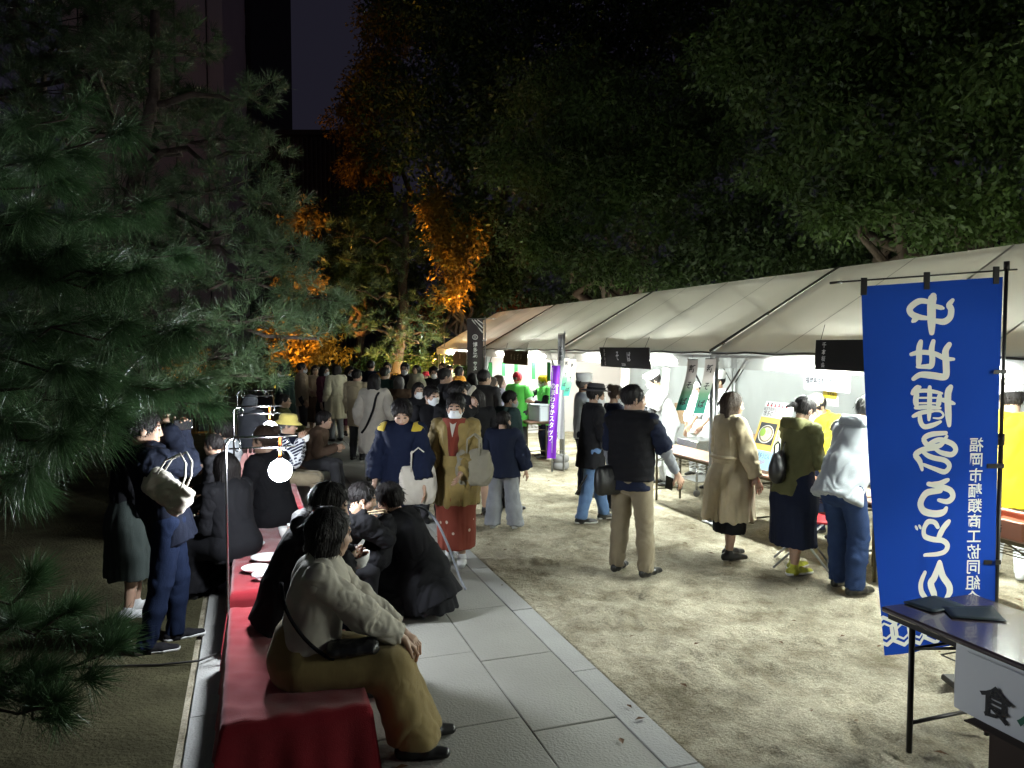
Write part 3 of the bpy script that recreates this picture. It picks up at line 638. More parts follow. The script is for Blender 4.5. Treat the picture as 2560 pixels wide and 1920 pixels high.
c = copy_tree(L0); c.location = tuple(P(1.35, 5.07, 1.845)); c['label'] = 'unseen lit tube lamp added under the tent beside the camera'  # lamp out of view, added to light near ground, pine and seated woman

# ------------------------------------------------------------------ buildings
def building(name, x0, x1, yb, d, depth, label, col, rows, cols, h0=0., strip=None, wins=True):
    a, b = W(x0, d), W(x1, d); top = WZ(x0, yb, d)[2]; w = b[0]-a[0]; root = empty(name, ((a[0]+b[0])/2, d, 0), 0, label, 'building')
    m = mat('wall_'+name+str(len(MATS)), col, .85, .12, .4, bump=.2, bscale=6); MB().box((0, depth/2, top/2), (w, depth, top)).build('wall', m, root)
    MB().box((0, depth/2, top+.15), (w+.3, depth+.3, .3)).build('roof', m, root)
    if wins:
        g = mat('dark_glass', (.01, .011, .014), .15, .1); fr = mat('window_frame', (.08, .08, .085), .5, .1); cw = w/cols; ch = top/rows; me = None
        for r in range(rows):
            for c in range(cols):
                if me is None:
                    me = mesh_data('window', *MB().box((0, 0, 0), (cw*.5, .12, ch*.5)).vf(), fr); gl = mesh_data('pane', *MB().box((0, -.07, 0), (cw*.43, .03, ch*.43)).vf(), g)
                o = bpy.data.objects.new('window', me); o.location = (-w/2+cw*(c+.5), -.03, ch*(r+.55)); link(o, root); q = bpy.data.objects.new('pane', gl); link(q, o)
    else:
        me = mesh_data('wall_rib', *MB().box((0, 0, 0), (.07, .14, top*.985)).vf(), mat('wall_rib', (.05, .045, .042), .8, .2))
        for c in range(cols): o = bpy.data.objects.new('wall_rib', me); o.location = (-w/2+w*(c+.5)/cols, -.05, top*.495); link(o, root)
    return root
building('tower_block', 180, 572, -420, 70, 20, 'tall plain building with a windowless wall, coloured pale for city glow, behind the pines', (.78, .62, .58), 1, 5, wins=False)  # city glow on the wall is put into its raised base colour
building('tower_block', 574, 640, -420, 76, 14, 'narrow dark building edge beside the tall windowless wall', (.05, .045, .045), 14, 2)
building('low_building', 660, 905, 338, 48, 12, 'dark low flat-roofed building with upright ribs behind the trees', (.035, .028, .026), 1, 22, wins=False)
building('house', 2330, 2620, 540, 24, 6, 'pale house wall glimpsed behind the trees at the right', (.42, .38, .30), 2, 3)

# ------------------------------------------------------------------ trees
BARK = mat('bark', (.075, .055, .04), .9, .4, 8, bump=1., bscale=25, stretch=(1, 1, .3)); PINEBARK = mat('pine_bark', (.07, .05, .04), .9, .45, 12, bump=1., bscale=30)
LEAF = mat('leaf_green', (.060, .108, .022), .42, .55, 1.1, trans=.22, spec=.45); LEAF2 = mat('leaf_dark_green', (.040, .070, .020), .45, .5, 1.3, trans=.2, spec=.4)
LEAFA = mat('leaf_autumn', (.20, .13, .022), .5, .5, 1.6, trans=.3, spec=.3); LEAFR = mat('leaf_red', (.22, .06, .015), .5, .4, 1.6, trans=.3, spec=.3)
NEEDLE = mat('pine_needle', (.075, .145, .062), .42, .45, 1.5, spec=.35, trans=.1); NEEDLE2 = mat('pine_needle_far', (.070, .115, .050), .36, .5, 1.2, spec=.5, trans=.1)
def leaves(clumps, n, size, seed, asp=.42, spray=7):
    r = np.random.default_rng(seed); sub = []
    for c, q in clumps:                                   # every clump breaks up into leafy boughs with gaps between
        for k in range(13): e = unit(r.normal(size=3)); f = r.uniform(.24, .42); sub.append((c+e*q*r.uniform(.45, 1.0), q*V3(f*1.25, f*1.25, f*.75)))
    clumps = sub; cs = np.array([c[0] for c in clumps]); rd = np.array([np.ones(3)*c[1] for c in clumps]); wgt = (rd[:, 0]*rd[:, 2])+1e-6; ns = n//spray
    ci = r.choice(len(cs), ns, p=wgt/wgt.sum()); d = r.normal(size=(ns, 3)); d /= np.linalg.norm(d, axis=1, keepdims=True); rad_ = r.uniform(.35, 1.06, ns)**.6
    b = cs[ci]+d*rd[ci]*rad_[:, None]*(1+.22*vnoise(d*3+ci[:, None]*9.1))[:, None]
    td = d*.8+r.normal(size=(ns, 3))*.6+V3(0, 0, -.25); td /= np.linalg.norm(td, axis=1, keepdims=True)
    p = np.repeat(b, spray, 0)+np.repeat(td, spray, 0)*np.tile(np.linspace(0, 1.9, spray), ns)[:, None]*size*1.5+r.normal(size=(ns*spray, 3))*size*.35
    a = np.repeat(td, spray, 0)+r.normal(size=p.shape)*.75+V3(0, 0, -.35); a /= np.linalg.norm(a, axis=1, keepdims=True)
    q = np.cross(a, r.normal(size=p.shape)); q /= np.linalg.norm(q, axis=1, keepdims=True); nn = np.cross(a, q); L = size*r.uniform(.6, 1.25, len(p))[:, None]
    v = np.stack([p, p+a*L*.5+q*L*asp*.55+nn*L*.06, p+a*L, p+a*L*.5-q*L*asp*.55+nn*L*.06], 1).reshape(-1, 3); return v, np.arange(len(v)).reshape(-1, 4)
def limb(a, b, r0, r1, seed, n=6, wob=.08):
    r = np.random.default_rng(seed); a, b = np.array(a, float), np.array(b, float); L = np.linalg.norm(b-a); pts = [a+(b-a)*(i/n)+(r.normal(size=3)*wob*L*(0 < i < n)) for i in range(n+1)]
    return pts, list(np.linspace(r0, r1, n+1))
def broadleaf(label, base, clumps, n, size, m, seed, tr=.25, group=None, name='broadleaf_tree', limbs=True):
    base = np.array(base, float); root = empty(name, base, 0, label, 'tree', group); c = np.mean([q[0] for q in clumps], 0); fork = base+(c-base)*V3(.25, .25, .45); mb = MB()
    pts, rs = limb(base, fork, tr, tr*.7, seed, 6, .03); mb.tube([p-base for p in pts], rs, 9); 
    for i, q in enumerate(clumps):
        if limbs and i % max(1, len(clumps)//9) == 0: pts, rs = limb(fork, q[0], tr*.5, tr*.08, seed+i+1, 6, .06); mb.tube([p-base for p in pts], rs, 6)
    mb.build('trunk', BARK, root, True); v, f = leaves(clumps, n, size, seed)
    o = obj('crown', (v-base, f), m, root); tag(o, kind='stuff'); return root
def CL(*q): return [(WZ(x, y, d), V3(r/1920*d, r/1920*d*1.0, r/1920*d*fl)) for x, y, d, r, fl in q]
camphors = 'camphor trees behind the tents'
broadleaf('large broadleaf tree with glossy green leaves over the banner tent at the right', W(2420, 13.5), CL((2480, 60, 10, 230, .8), (2250, 130, 10, 200, .8), (2060, 60, 10.5, 190, .8), (2020, 250, 10, 150, .8), (2190, 330, 9.6, 190, .75), (2420, 330, 9.4, 220, .8), (2560, 500, 9.4, 140, .8), (2350, 520, 9.6, 150, .65), (2150, 520, 10, 140, .6), (2650, 150, 10, 260, 1), (1900, 90, 11, 150, .8), (2300, -120, 10.5, 320, .7), (1980, 400, 10.5, 120, .7)), 92000, .092, LEAF, 11, .3, camphors)
broadleaf('broadleaf tree with a low lit green bough over the soba tent', W(1600, 22), CL((1420, 520, 15, 150, .7), (1330, 420, 15.5, 130, .8), (1560, 480, 15, 140, .7), (1480, 640, 14.5, 100, .6), (1660, 420, 15.5, 150, .8), (1750, 560, 15, 150, .7), (1350, 620, 15, 90, .6), (1540, 330, 16, 160, .8), (1700, 280, 16, 160, .8), (1430, 260, 16.5, 150, .8), (1620, 660, 15, 130, .5)), 60000, .10, LEAF, 12, .28, camphors)
broadleaf('very tall dark broadleaf tree filling the sky above the middle tents', W(1250, 29), CL((1080, 100, 24, 170, 1), (1250, 60, 24, 200, 1), (1450, 60, 23, 220, 1), (1650, 60, 22, 220, 1), (1820, 180, 21, 170, 1), (1000, 260, 24, 130, 1), (1180, 270, 23, 160, 1), (1350, 250, 23, 180, 1), (1550, 240, 22, 190, 1), (1060, 400, 23, 130, 1), (1230, 420, 23, 150, 1), (1100, -120, 25, 260, .8), (1500, -140, 24, 300, .8), (1850, -100, 22, 260, .8), (1820, 380, 22, 150, 1), (1190, 570, 23, 110, 1)), 90000, .17, LEAF2, 13, .45, camphors)
broadleaf('dark shrubby tree behind the right-hand tent roof', W(2100, 14.5), CL((1830, 640, 14, 130, .7), (1980, 640, 13.5, 130, .7), (2120, 600, 13, 120, .6), (1700, 700, 14.5, 100, .7), (2230, 640, 13, 120, .5), (1930, 540, 14.5, 120, .8), (2060, 700, 13.5, 100, .6)), 15000, .12, LEAF2, 14, .14)
broadleaf('dark trees massed behind the far tents', W(1320, 27), CL((1045, 520, 28, 60, 1), (1050, 620, 28, 70, 1), (1040, 720, 28, 70, 1), (1030, 820, 28, 60, 1), (1100, 800, 28, 60, 1), (1260, 720, 25, 100, .8), (1380, 740, 24, 110, .7), (1180, 740, 26, 90, .9), (1500, 740, 22, 100, .6), (1320, 600, 26, 110, .8)), 22000, .16, LEAF2, 15, .2)
broadleaf('tall tree at the edge of the night sky, its rim dimly orange', W(985, 33), CL((890, 300, 30, 60, 1.2), (930, 390, 30, 70, 1), (960, 250, 30.5, 80, 1.1), (960, 120, 31, 70, 1.2), (910, 230, 30, 40, 1), (1000, 20, 31, 80, 1)), 20000, .17, LEAFA, 16, .3)
broadleaf('autumn tree glowing amber beside the far tents', W(1165, 25), CL((1085, 520, 22, 30, 1), (1110, 570, 22, 32, 1), (1160, 565, 22, 32, 1), (1125, 640, 22, 36, .9), (1180, 600, 22.2, 24, 1), (1095, 500, 22, 20, 1), (1140, 700, 22, 28, .8), (1125, 735, 22, 24, .8)), 5200, .15, LEAFA, 17, .16)
broadleaf('amber lit maple glimpsed behind the pine boughs', W(760, 22), CL((772, 545, 20, 30, .8), (738, 560, 20, 26, .8), (735, 690, 20, 28, .8), (772, 705, 20, 26, .8), (690, 822, 20, 26, .8), (738, 838, 20, 22, .8), (800, 850, 20, 26, .8), (775, 892, 20, 24, .8), (705, 885, 20, 22, .8), (845, 880, 20.5, 18, .8), (470, 890, 19, 34, 1)), 5600, .13, LEAFA, 18, .14)
broadleaf('small red-leaved tree behind the far tent roof', W(1300, 30), CL((1285, 770, 27, 34, .8), (1315, 775, 27, 34, .7), (1330, 765, 27, 26, .7), (1080, 770, 27, 30, .6), (1060, 800, 27, 20, .6)), 3600, .15, LEAFR, 19, .1)
def hedge(label, q, n, size, m, seed): 
    cl = CL(*q); v, f = leaves(cl, n, size, seed); c = np.mean([k[0] for k in cl], 0)*V3(1, 1, 0); root = empty('shrub', c, 0, label, 'shrub'); tag(obj('foliage', (v-c, f), m, root), kind='stuff'); MB().tube([(0, 0, 0), (.05, 0, .5), (0, .05, .9)], [.05, .04, .02], 6).build('stem', BARK, root, True)
broadleaf('rounded dark evergreen rising between the layered pine and the amber tree', W(900, 27), CL((860, 560, 26, 70, 1), (930, 520, 26, 60, 1), (900, 640, 26, 90, .9), (980, 620, 26, 60, 1), (840, 700, 26, 80, .9), (960, 720, 26, 90, .8)), 12000, .15, LEAF2, 20, .2)
hedge('dark clipped shrub behind the far crowd at the left', ((700, 930, 20.5, 90, .5), (620, 940, 19, 90, .5), (820, 940, 22, 90, .5), (540, 950, 18, 100, .5)), 9000, .09, LEAF2, 21)
hedge('yellow-green shrub behind the crowd left of the far tent', ((960, 925, 22, 90, .55), (1070, 925, 22, 70, .55), (1160, 900, 24, 60, .6)), 8000, .09, LEAF, 22)

# ------------------------------------------------------------------ pines
def tufts(pos, dirs, n, L, w, droop, seed, spread=.8):
    r = np.random.default_rng(seed); k = len(pos); p = np.repeat(pos, n, 0)+r.normal(size=(k*n, 3))*L*.04
    d = np.repeat(dirs, n, 0)+r.normal(size=(k*n, 3))*spread; d /= np.linalg.norm(d, axis=1, keepdims=True); d[:, 2] -= droop*r.uniform(.4, 1.3, k*n); d /= np.linalg.norm(d, axis=1, keepdims=True)
    q = np.cross(d, r.normal(size=p.shape)); q /= np.linalg.norm(q, axis=1, keepdims=True); l = L*r.uniform(.65, 1.15, k*n)[:, None]
    mid = p+d*l*.55+V3(0, 0, 1)*0; tip = p+d*l-UP*l*.12*droop*2
    v = np.stack([p-q*w*.4, p+q*w*.4, mid+q*w*.5, mid-q*w*.5, tip], 1).reshape(-1, 3); i = np.arange(k*n)[:, None]*5
    f = np.concatenate([i+np.array([[0, 1, 2]]), i+np.array([[0, 2, 3]]), i+np.array([[3, 2, 4]])]); return v, f
def sprig_bough(mb, a, b, seed, side=5, L=.2, thick=.012):
    """a twig from a to b with side twigs; returns tuft positions and directions"""
    r = np.random.default_rng(seed); pts, rs = limb(a, b, thick, thick*.4, seed, 6, .035); mb.tube(pts, rs, 5); pos = []; dr = []
    ax = unit(np.array(b)-np.array(a))
    for i in range(side):
        u = (i+1)/side; j = min(int(u*6), 5); p = pts[j]+(pts[j+1]-pts[j])*(u*6-j if u < 1 else 1); sgn = 1 if i % 2 else -1; lat = unit(np.cross(ax, UP))*sgn
        d = unit(ax*.8+lat*r.uniform(.2, .9)*(u < .95)+UP*r.uniform(-.05, .5)); l = L*r.uniform(.5, 1.1); mb.tube([p, p+d*l], [thick*.45, thick*.3], 4)
        for m in (.35, .7, 1.): pos.append(p+d*l*m); dr.append(d)
    return pos, dr
def near_pine():
    base = W(-330, 5.4); root = empty('pine_tree', base, 0, 'pine with long drooping needles reaching in from the left edge close to the camera', 'tree', 'pines left of the path'); mb = MB(); pos = []; dr = []
    pts, rs = limb(base, base+V3(.15, .3, 4.6), .17, .08, 5, 8, .015); mb.tube(pts, rs, 10)
    B = [(-160, 470, 3.9, 250, 350, 3.3), (-160, 520, 3.9, 90, 430, 3.3), (-120, 660, 3.6, 130, 640, 3.2), (-160, 720, 3.8, 290, 690, 3.15), (-40, 660, 3.7, 210, 720, 3.25), (-150, 800, 3.7, 250, 850, 3.0), (-100, 880, 3.6, 130, 905, 2.9), (60, 790, 3.9, 400, 830, 3.3), (120, 860, 3.8, 350, 880, 3.4),
         (-100, 960, 3.6, 150, 1000, 3.0), (60, 940, 4.0, 410, 975, 3.9), (200, 980, 4.6, 480, 1010, 4.4), (-120, 1060, 3.5, 120, 1100, 2.9), (0, 1080, 3.6, 230, 1075, 3.1), (-120, 1180, 3.6, 40, 1210, 3.1), (-160, 600, 3.5, 40, 560, 3.0), (60, 560, 4.6, 330, 520, 4.4), (100, 660, 4.8, 420, 640, 4.6), (-100, 380, 4.4, 160, 300, 4.2)]
    for i, (x0, y0, d0, x1, y1, d1) in enumerate(B):
        a, b = WZ(x0, y0, d0), WZ(x1, y1, d1); p, d = sprig_bough(mb, a, b, 40+i, 6, .17, .010); pos += p; dr += d
        if i % 3 == 0: z = max(.4, a[2]-.2); tp = pts[min(8, int(z/4.6*8))]; q, rr = limb(tp, a, .035, .012, 90+i, 5, .05); mb.tube(q, rr, 6)
    o = mb; V = [(v[0]-base[0], v[1]-base[1], v[2]) for v in o.v]; obj('trunk', (V, o.f), PINEBARK, root, True)
    v, f = tufts(np.array(pos), np.array(dr), 95, .185, .0023, .55, 3, .62); tag(obj('needles', (v-base, f), NEEDLE, root), kind='stuff')
near_pine()
def bush_pine():
    base = W(-260, 3.6); root = empty('pine_sapling', base, 0, 'low pine bough with spiky needles in the lower left corner', 'tree', 'pines left of the path'); mb = MB(); pos = []; dr = []
    B = [(-330, 1720, 3.5, 190, 1700, 3.2), (-200, 1640, 3.5, 150, 1540, 3.4), (-200, 1600, 3.5, 60, 1470, 3.4), (-180, 1700, 3.5, 250, 1640, 3.3), (-100, 1560, 3.6, 250, 1590, 3.5), (-260, 1760, 3.3, 110, 1770, 3.0), (0, 1690, 3.4, 120, 1790, 3.1)]
    for i, (x0, y0, d0, x1, y1, d1) in enumerate(B): p, d = sprig_bough(mb, WZ(x0, y0, d0), WZ(x1, y1, d1), 140+i, 6, .13, .011); pos += p; dr += d
    for k in B[:3]: q, rr = limb(base+V3(0, 0, 0), WZ(*k[:3]), .05, .02, 7, 4, .05); mb.tube(q, rr, 7)
    obj('trunk', ([(v[0]-base[0], v[1]-base[1], v[2]) for v in mb.v], mb.f), PINEBARK, root, True); v, f = tufts(np.array(pos), np.array(dr)+UP*.25, 80, .17, .0024, .05, 4, .55); v[:, 2] = np.maximum(v[:, 2], .01); tag(obj('needles', (v-base, f), NEEDLE, root), kind='stuff')
bush_pine()
def pad_pine(label, base, height, pads, n_per, L, w, m, seed, tr=.16, dens=1., nn=34):
    base = np.array(base, float); root = empty('pine_tree', base, 0, label, 'tree', 'pines left of the path'); r = np.random.default_rng(seed); mb = MB(); pts, rs = limb(base, base+V3(.3, .2, height), tr, tr*.35, seed, 8, .025); mb.tube(pts, rs, 9); pos = []; dr = []
    for i, (x, y, d, rx, ry) in enumerate(pads):
        c = WZ(x, y, d); a, b = rx/1920*d, ry/1920*d; k = int(n_per*dens*max(.25, rx*ry/12000))
        e = r.normal(size=(k, 3)); e /= np.linalg.norm(e, axis=1, keepdims=True); e *= r.uniform(.25, 1, k)[:, None]**.45; e[:, 2] = e[:, 2]*.8+.1
        q = c+e*V3(a, a*.8, b)*(1+.3*vnoise(e*2.5+i*5))[:, None]; pos.append(q); t = e*V3(1, 1, .5)+V3(0, 0, .55)+r.normal(size=e.shape)*.35; dr.append(t/np.linalg.norm(t, axis=1, keepdims=True))
        z = np.clip(c[2]-.3*b, .5, height); tp = base+V3(.3, .2, height)*(z/height); q2, rr = limb(tp, c, tr*.3, .015, seed+i, 6, .06); mb.tube(q2, rr, 6)
        for j in range(0, k, 14): mb.tube([q2[-2]*.4+c*.6, pos[-1][j]], [.012, .005], 4)
    obj('trunk', ([tuple(np.array(v)-base) for v in mb.v], mb.f), PINEBARK, root, True); v, f = tufts(np.concatenate(pos), np.concatenate(dr), nn, L, w, .12, seed, .6); tag(obj('needles', (v-base, f), m, root), kind='stuff')
pad_pine('broad pine with layered boughs behind the lamps', W(330, 9.6), 6.2, [(650, 235, 9.6, 62, 60), (545, 345, 9.6, 150, 55), (660, 385, 9.4, 75, 36), (560, 470, 9.3, 170, 55), (680, 510, 9., 75, 40), (560, 580, 9., 190, 55), (700, 630, 8.8, 115, 45), (590, 690, 8.8, 200, 55), (785, 745, 8.7, 105, 48), (640, 800, 8.6, 200, 50), (800, 815, 8.6, 75, 40), (540, 890, 8.7, 180, 50), (650, 945, 8.8, 110, 34), (430, 960, 8.6, 130, 40), (300, 470, 9.8, 170, 70), (330, 620, 9.4, 170, 60), (360, 780, 9., 150, 60), (420, 700, 9., 120, 50), (480, 1000, 8.9, 90, 36)], 125, .17, .0044, NEEDLE2, 31)
pad_pine('tall dark pine rising behind the layered pine', W(60, 13), 9.5, [(60, -50, 11.5, 220, 80), (280, -30, 12, 160, 70), (160, 130, 11.6, 220, 70), (120, 60, 11.5, 230, 90), (330, 60, 12, 130, 70), (330, 150, 9.9, 130, 60), (470, 110, 12, 90, 60), (300, 200, 11.5, 150, 60), (90, 220, 11.5, 190, 70), (430, 260, 11.6, 110, 55), (520, 290, 11.5, 90, 60), (200, 330, 11.4, 200, 70), (40, 420, 11, 150, 80), (150, 560, 11, 170, 80), (60, 750, 11, 150, 90), (220, 900, 11, 170, 90), (80, 1000, 11, 140, 90)], 120, .2, .0065, NEEDLE2, 32, .2)
pad_pine('distant pine beside the far tent, its underside lit yellow', W(985, 20.5), 5.8, [(870, 590, 20, 80, 60), (960, 560, 20.5, 70, 55), (930, 660, 20, 100, 50), (1030, 640, 20.5, 60, 45), (900, 730, 19.5, 90, 45), (1000, 740, 20, 90, 45), (1060, 790, 19.5, 60, 36), (960, 810, 19.5, 90, 40), (1040, 850, 19.5, 75, 36), (880, 820, 20, 70, 40), (980, 880, 20, 90, 36), (1090, 830, 20, 35, 26)], 75, .24, .011, NEEDLE2, 33, .2)

# ------------------------------------------------------------------ floodlights under the lit trees
FL = mat('floodlight_housing', (.04, .04, .045), .5, .1); LENS = emit('floodlight_lens', AMBER, 12)
def flood(loc, target, power, ang, label, col=AMBER):
    loc = np.array(loc, float); d = unit(np.array(target)-loc-UP*.15); rz = math.atan2(-d[0], d[1]); el = math.asin(d[2]); root = empty('floodlight', loc, rz, label, 'floodlight', 'amber floodlights under the trees')
    R = Rx(el); MB().box((0, 0, .15), (.22, .09, .16), .01, None).build('housing', FL, root).rotation_euler = (0, 0, 0)
    MB().tube([(-.12, 0, .0), (-.12, 0, .17)], .008, 5).tube([(.12, 0, 0), (.12, 0, .17)], .008, 5).box((0, 0, .01), (.26, .12, .02)).build('bracket', FL, root)
    MB().box((0, .05, .15), (.18, .008, .12)).build('lens', LENS, root)
    l = bpy.data.lights.new('floodlight_beam', 'SPOT'); l.energy = power; l.color = col; l.spot_size = ang; l.spot_blend = .6; l.shadow_soft_size = .06; o = bpy.data.objects.new('floodlight_beam', l); link(o, root)
    o.location = (0, .08, .18); o.rotation_euler = (pi/2+el, 0, 0)
flood(W(1085, 22.2), WZ(1125, 590, 22.2), 21000, rad(27), 'amber floodlight under the glowing autumn tree')
flood(W(705, 18.6), WZ(735, 690, 20), 3000, rad(44), 'amber floodlight behind the layered pine')
flood(W(860, 25.), WZ(910, 320, 30), 2600, rad(24), 'amber floodlight aimed up at the tallest tree', (1, .4, .08))
flood(W(1060, 19.2), WZ(1000, 820, 20), 900, rad(110), 'amber floodlight under the distant pine', (1, .62, .15))
flood(W(1290, 24.5), WZ(1300, 775, 27), 700, rad(60), 'amber floodlight behind the far tent', (1, .3, .06))
flood(P(22.6, 4.6), P(18, 5.6, 2.6), 1500, rad(80), 'amber floodlight shining on the end of the tent row', (1, .42, .2))
flood(W(505, 17.6), WZ(480, 880, 19), 500, rad(80), 'amber floodlight low behind the near pines')
# ------------------------------------------------------------------ benches and globe lamps
FELT = mat('red_felt', (.235, .013, .021), .95, .12, 18, bump=.35, bscale=220, sheen=.3, spec=.1); WOOD = mat('brown_wood', (.14, .075, .04), .6, .3, 4, bump=.2, bscale=40, stretch=(8, 1, 8))
def make_bench(s0, s1, label, seed):
    root = empty('bench', P((s0+s1)/2, .18), ROT, label, 'bench', 'red felt covered benches along the path'); L = (s1-s0)/2; hw = .32
    MB().box((0, 0, .36), (hw*2-.03, L*2-.03, .05), .006).build('seat', WOOD, root)
    for x in (-hw+.06, hw-.06):
        for y in (-L+.12, L-.12): MB().box((x, y, .167), (.05, .05, .334), .004).build('leg', WOOD, root)
    per = [];
    def fn(u, v):                                              # cloth: flat on top, hanging on all four sides
        a = (u-.5)*2; b = (v-.5)*2; x = np.clip(a*1.62, -1, 1)*hw; y = np.clip(b*1.22, -1, 1)*L
        ox = max(abs(a)*1.62-1, 0)/.62; oy = max(abs(b)*1.22-1, 0)/.22; o = max(ox, oy); z = .416-.385*o-.004*sin(seed+x*40)*sin(y*23)*(o == 0)
        z += (.006*(abs(float(vnoise(np.array([[x*4+seed*9, y*15+x*5, 0]]))[0]))-.3)-.006*abs(sin(y*9+x*3+seed))**8)*(o == 0); k = .004+.035*o+o*(.016*sin((y if ox > oy else x)*17+seed)+.012*sin((y if ox > oy else x)*41+2*seed))
        return V3(x+np.sign(a)*k*(ox > 0), y+np.sign(b)*k*(oy > 0), max(z, .03))
    obj('felt_cover', grid_vf(fn, 46, 80), FELT, root, True)
    return root
make_bench(3.45, 5.02, 'nearest red felt bench, where the woman in the beige blouse sits', 1.)
make_bench(5.32, 7.62, 'second red felt bench, carrying white plates beyond the globe lamp', 2.2)
make_bench(7.92, 10.25, 'third red felt bench, under the man in the yellow hat', 3.1)
make_bench(10.55, 12.8, 'fourth red felt bench, partly hidden in the dark', 4.); make_bench(13.1, 15.3, 'farthest red felt bench, beside the hooded person', 5.)
CHROME = mat('chrome_pipe', (.42, .42, .44), .25, .08, 30, metal=1.); GLOBE = emit('lit_globe', (.88, .94, 1.), GLOBE_POWER*3.3); STRAP = mat('orange_strap', (.75, .16, .02), .8, .1, 40)
def make_lampframe(s, label):
    root = empty('lamp_stand', P(s, .18), ROT, label, 'lamp stand', 'pipe stands between the benches'); z = 1.46; w = .33
    for sg in (-1,): MB().tube([(sg*w, 0, .0), (sg*w, 0, z-.05), (sg*(w-.015), 0, z-.015), (sg*(w-.05), 0, z)], .0085, 8).box((sg*w, 0, .008), (.07, .3, .016), .003).build('post', CHROME, root, True)
    MB().tube([(-w+.05, 0, z), (.11, 0, z)], .0085, 8).build('top_bar', CHROME, root, True); MB().tube([(-w+.02, .0, z-.07), (.10, .0, z-.07)], .006, 6).build('lower_bar', CHROME, root, True)
    for hx in (-.26, .03): MB().tube([(hx+.018*cos(a), 0, z-.045+.045*sin(a)) for a in np.linspace(0, 2*pi, 13)], .004, 5).build('hook', CHROME, root, True)
    return root
def make_globe(s, label, dt=0.):
    root = empty('globe_lamp', P(s, .18+dt, 1.235), ROT, label, 'lamp', 'hanging globe lamps'); R_ = .073
    MB().lathe([(max(R_*sin(a), 1e-5), -R_*cos(a)) for a in np.linspace(0, pi, 19)], n=36).build('globe', GLOBE, root, True)
    MB().box((0, 0, .155), (.016, .003, .14)).build('strap', STRAP, root); MB().lathe([(.018, .068), (.018, .082), (.006, .088)], n=10).build('cap', WHITEP, root, True)
    return root
for s, a, b in ((5.17, 'nearest chrome pipe stand holding the brightest globe lamp', 'nearest and biggest lit globe lamp, hanging by an orange strap over the benches'), (7.77, 'second chrome pipe stand, in front of the yellow hat', 'second lit globe lamp, smaller and farther along the benches'), (10.4, 'third chrome pipe stand, behind the yellow hat', '')):
    make_lampframe(s, a)
    if s < 9: make_globe(s, b)

# ------------------------------------------------------------------ tables
TOPW = mat('table_top_wood', (.40, .24, .18), .45, .12, 5, spec=.4); TOPD = mat('table_top_dark', (.065, .05, .055), .22, .2, 6, spec=.6, coat=.3); LEGO = mat('olive_steel', (.10, .085, .045), .45, .15, 20, metal=.3); LEGD = mat('black_steel', (.02, .018, .018), .4, .2, 20, metal=.3)
def make_table(loc, w, l, label, top, lg, rz=ROT, h=.70):
    root = empty('folding_table', loc, rz, label, 'table', 'folding tables'); MB().box((0, 0, h-.014), (w, l, .028), .008).build('tabletop', top, root)
    MB().box((0, 0, h-.045), (w-.05, l-.05, .03)).build('apron', lg, root)
    for y in (-l/2+.16, l/2-.16):
        for x in (-w/2+.045, w/2-.06): MB().tube([(x, y, 0), (x, y, h-.05)], .0145, 8).build('leg', lg, root, True)
        MB().tube([(-w/2+.045, y, .15), (w/2-.06, y, .15)], .010, 6).build('stretcher', lg, root, True); MB().tube([(-w/2+.045, y, h-.17), (w/2-.06, y, h-.17)], .008, 6).build('stretcher', lg, root, True)
        sg = 1 if y < 0 else -1
        for x in (-w/2+.045, w/2-.06): MB().tube([(x, y, h-.17), (x, y+sg*.28, h-.06)], .007, 5).build('brace', lg, root, True)
    mb = MB()
    for x in np.linspace(-w/2+.08, w/2-.1, 5): mb.tube([(x, -l/2+.3, h-.15), (x, l/2-.3, h-.15)], .004, 4)
    for y in np.linspace(-l/2+.3, l/2-.3, 7): mb.tube([(-w/2+.08, y, h-.15), (w/2-.1, y, h-.15)], .004, 4)
    mb.build('wire_shelf', lg, root, True); return root
make_table(P(2.18, 3.385), .63, 1.8, 'dark brown folding table at the lower right, with two dark folders on it', TOPD, LEGD)
tb = make_table(P(8.16, 5.25), .46, 1.8, 'wooden topped folding table behind the man in the black vest', TOPW, LEGO)
for s, t, lb in ((6.30, 5.27, 'wooden topped folding table behind the woman in the beige trench coat'), (4.44, 5.27, 'wooden topped folding table behind the blue banner'), (13.55, 4.86, 'wooden topped folding table with the steel pot at the sweets stall'), (8.9, 7.2, 'wooden topped folding table deeper inside the soba tent'), (17.6, 4.9, 'wooden topped folding table under the far tent')):
    c = copy_tree(tb); c.location = tuple(P(s, t)); c['label'] = lb
FOLD = mat('dark_folder', (.022, .035, .042), .55, .2, 20)
for (x, y, a, lb, tw) in ((2335, 1512, .1, 'flat dark folder lying at the far end of the dark table', .0), (2432, 1536, -.55, 'dark folder with a lifted corner on the dark table', .02)):
    c = G(x, y, .702); o = obj('folder', grid_vf(lambda u, v: V3((u-.5)*.24, (v-.5)*.17, .002+tw*(u*v)**2), 6, 6), FOLD, None, True, loc=c, rz=ROT+a); tag(o, lb, 'folder', 'dark folders')
    md = o.modifiers.new('thick', 'SOLIDIFY'); md.thickness = .006; md.offset = 1
PAPER = mat('white_paper', (.62, .64, .66), .8, .06, 3); INK = mat('black_ink', (.008, .008, .01), .6, .1); INKG = mat('green_ink', (.01, .10, .06), .6, .1); WINK = mat('white_print', (.75, .75, .74), .7, .05); REDINK = mat('red_ink', (.45, .03, .05), .6, .1)
sg = empty('paper_sign', P(2.05, 3.058, .5), ROT, 'white paper sign with handwritten letters taped to the dark table', 'sign')
obj('sheet', grid_vf(lambda u, v: V3(-.004*sin(u*6+v*3), (u-.5)*1.14, .18-.30*v), 12, 4), PAPER, sg, True)
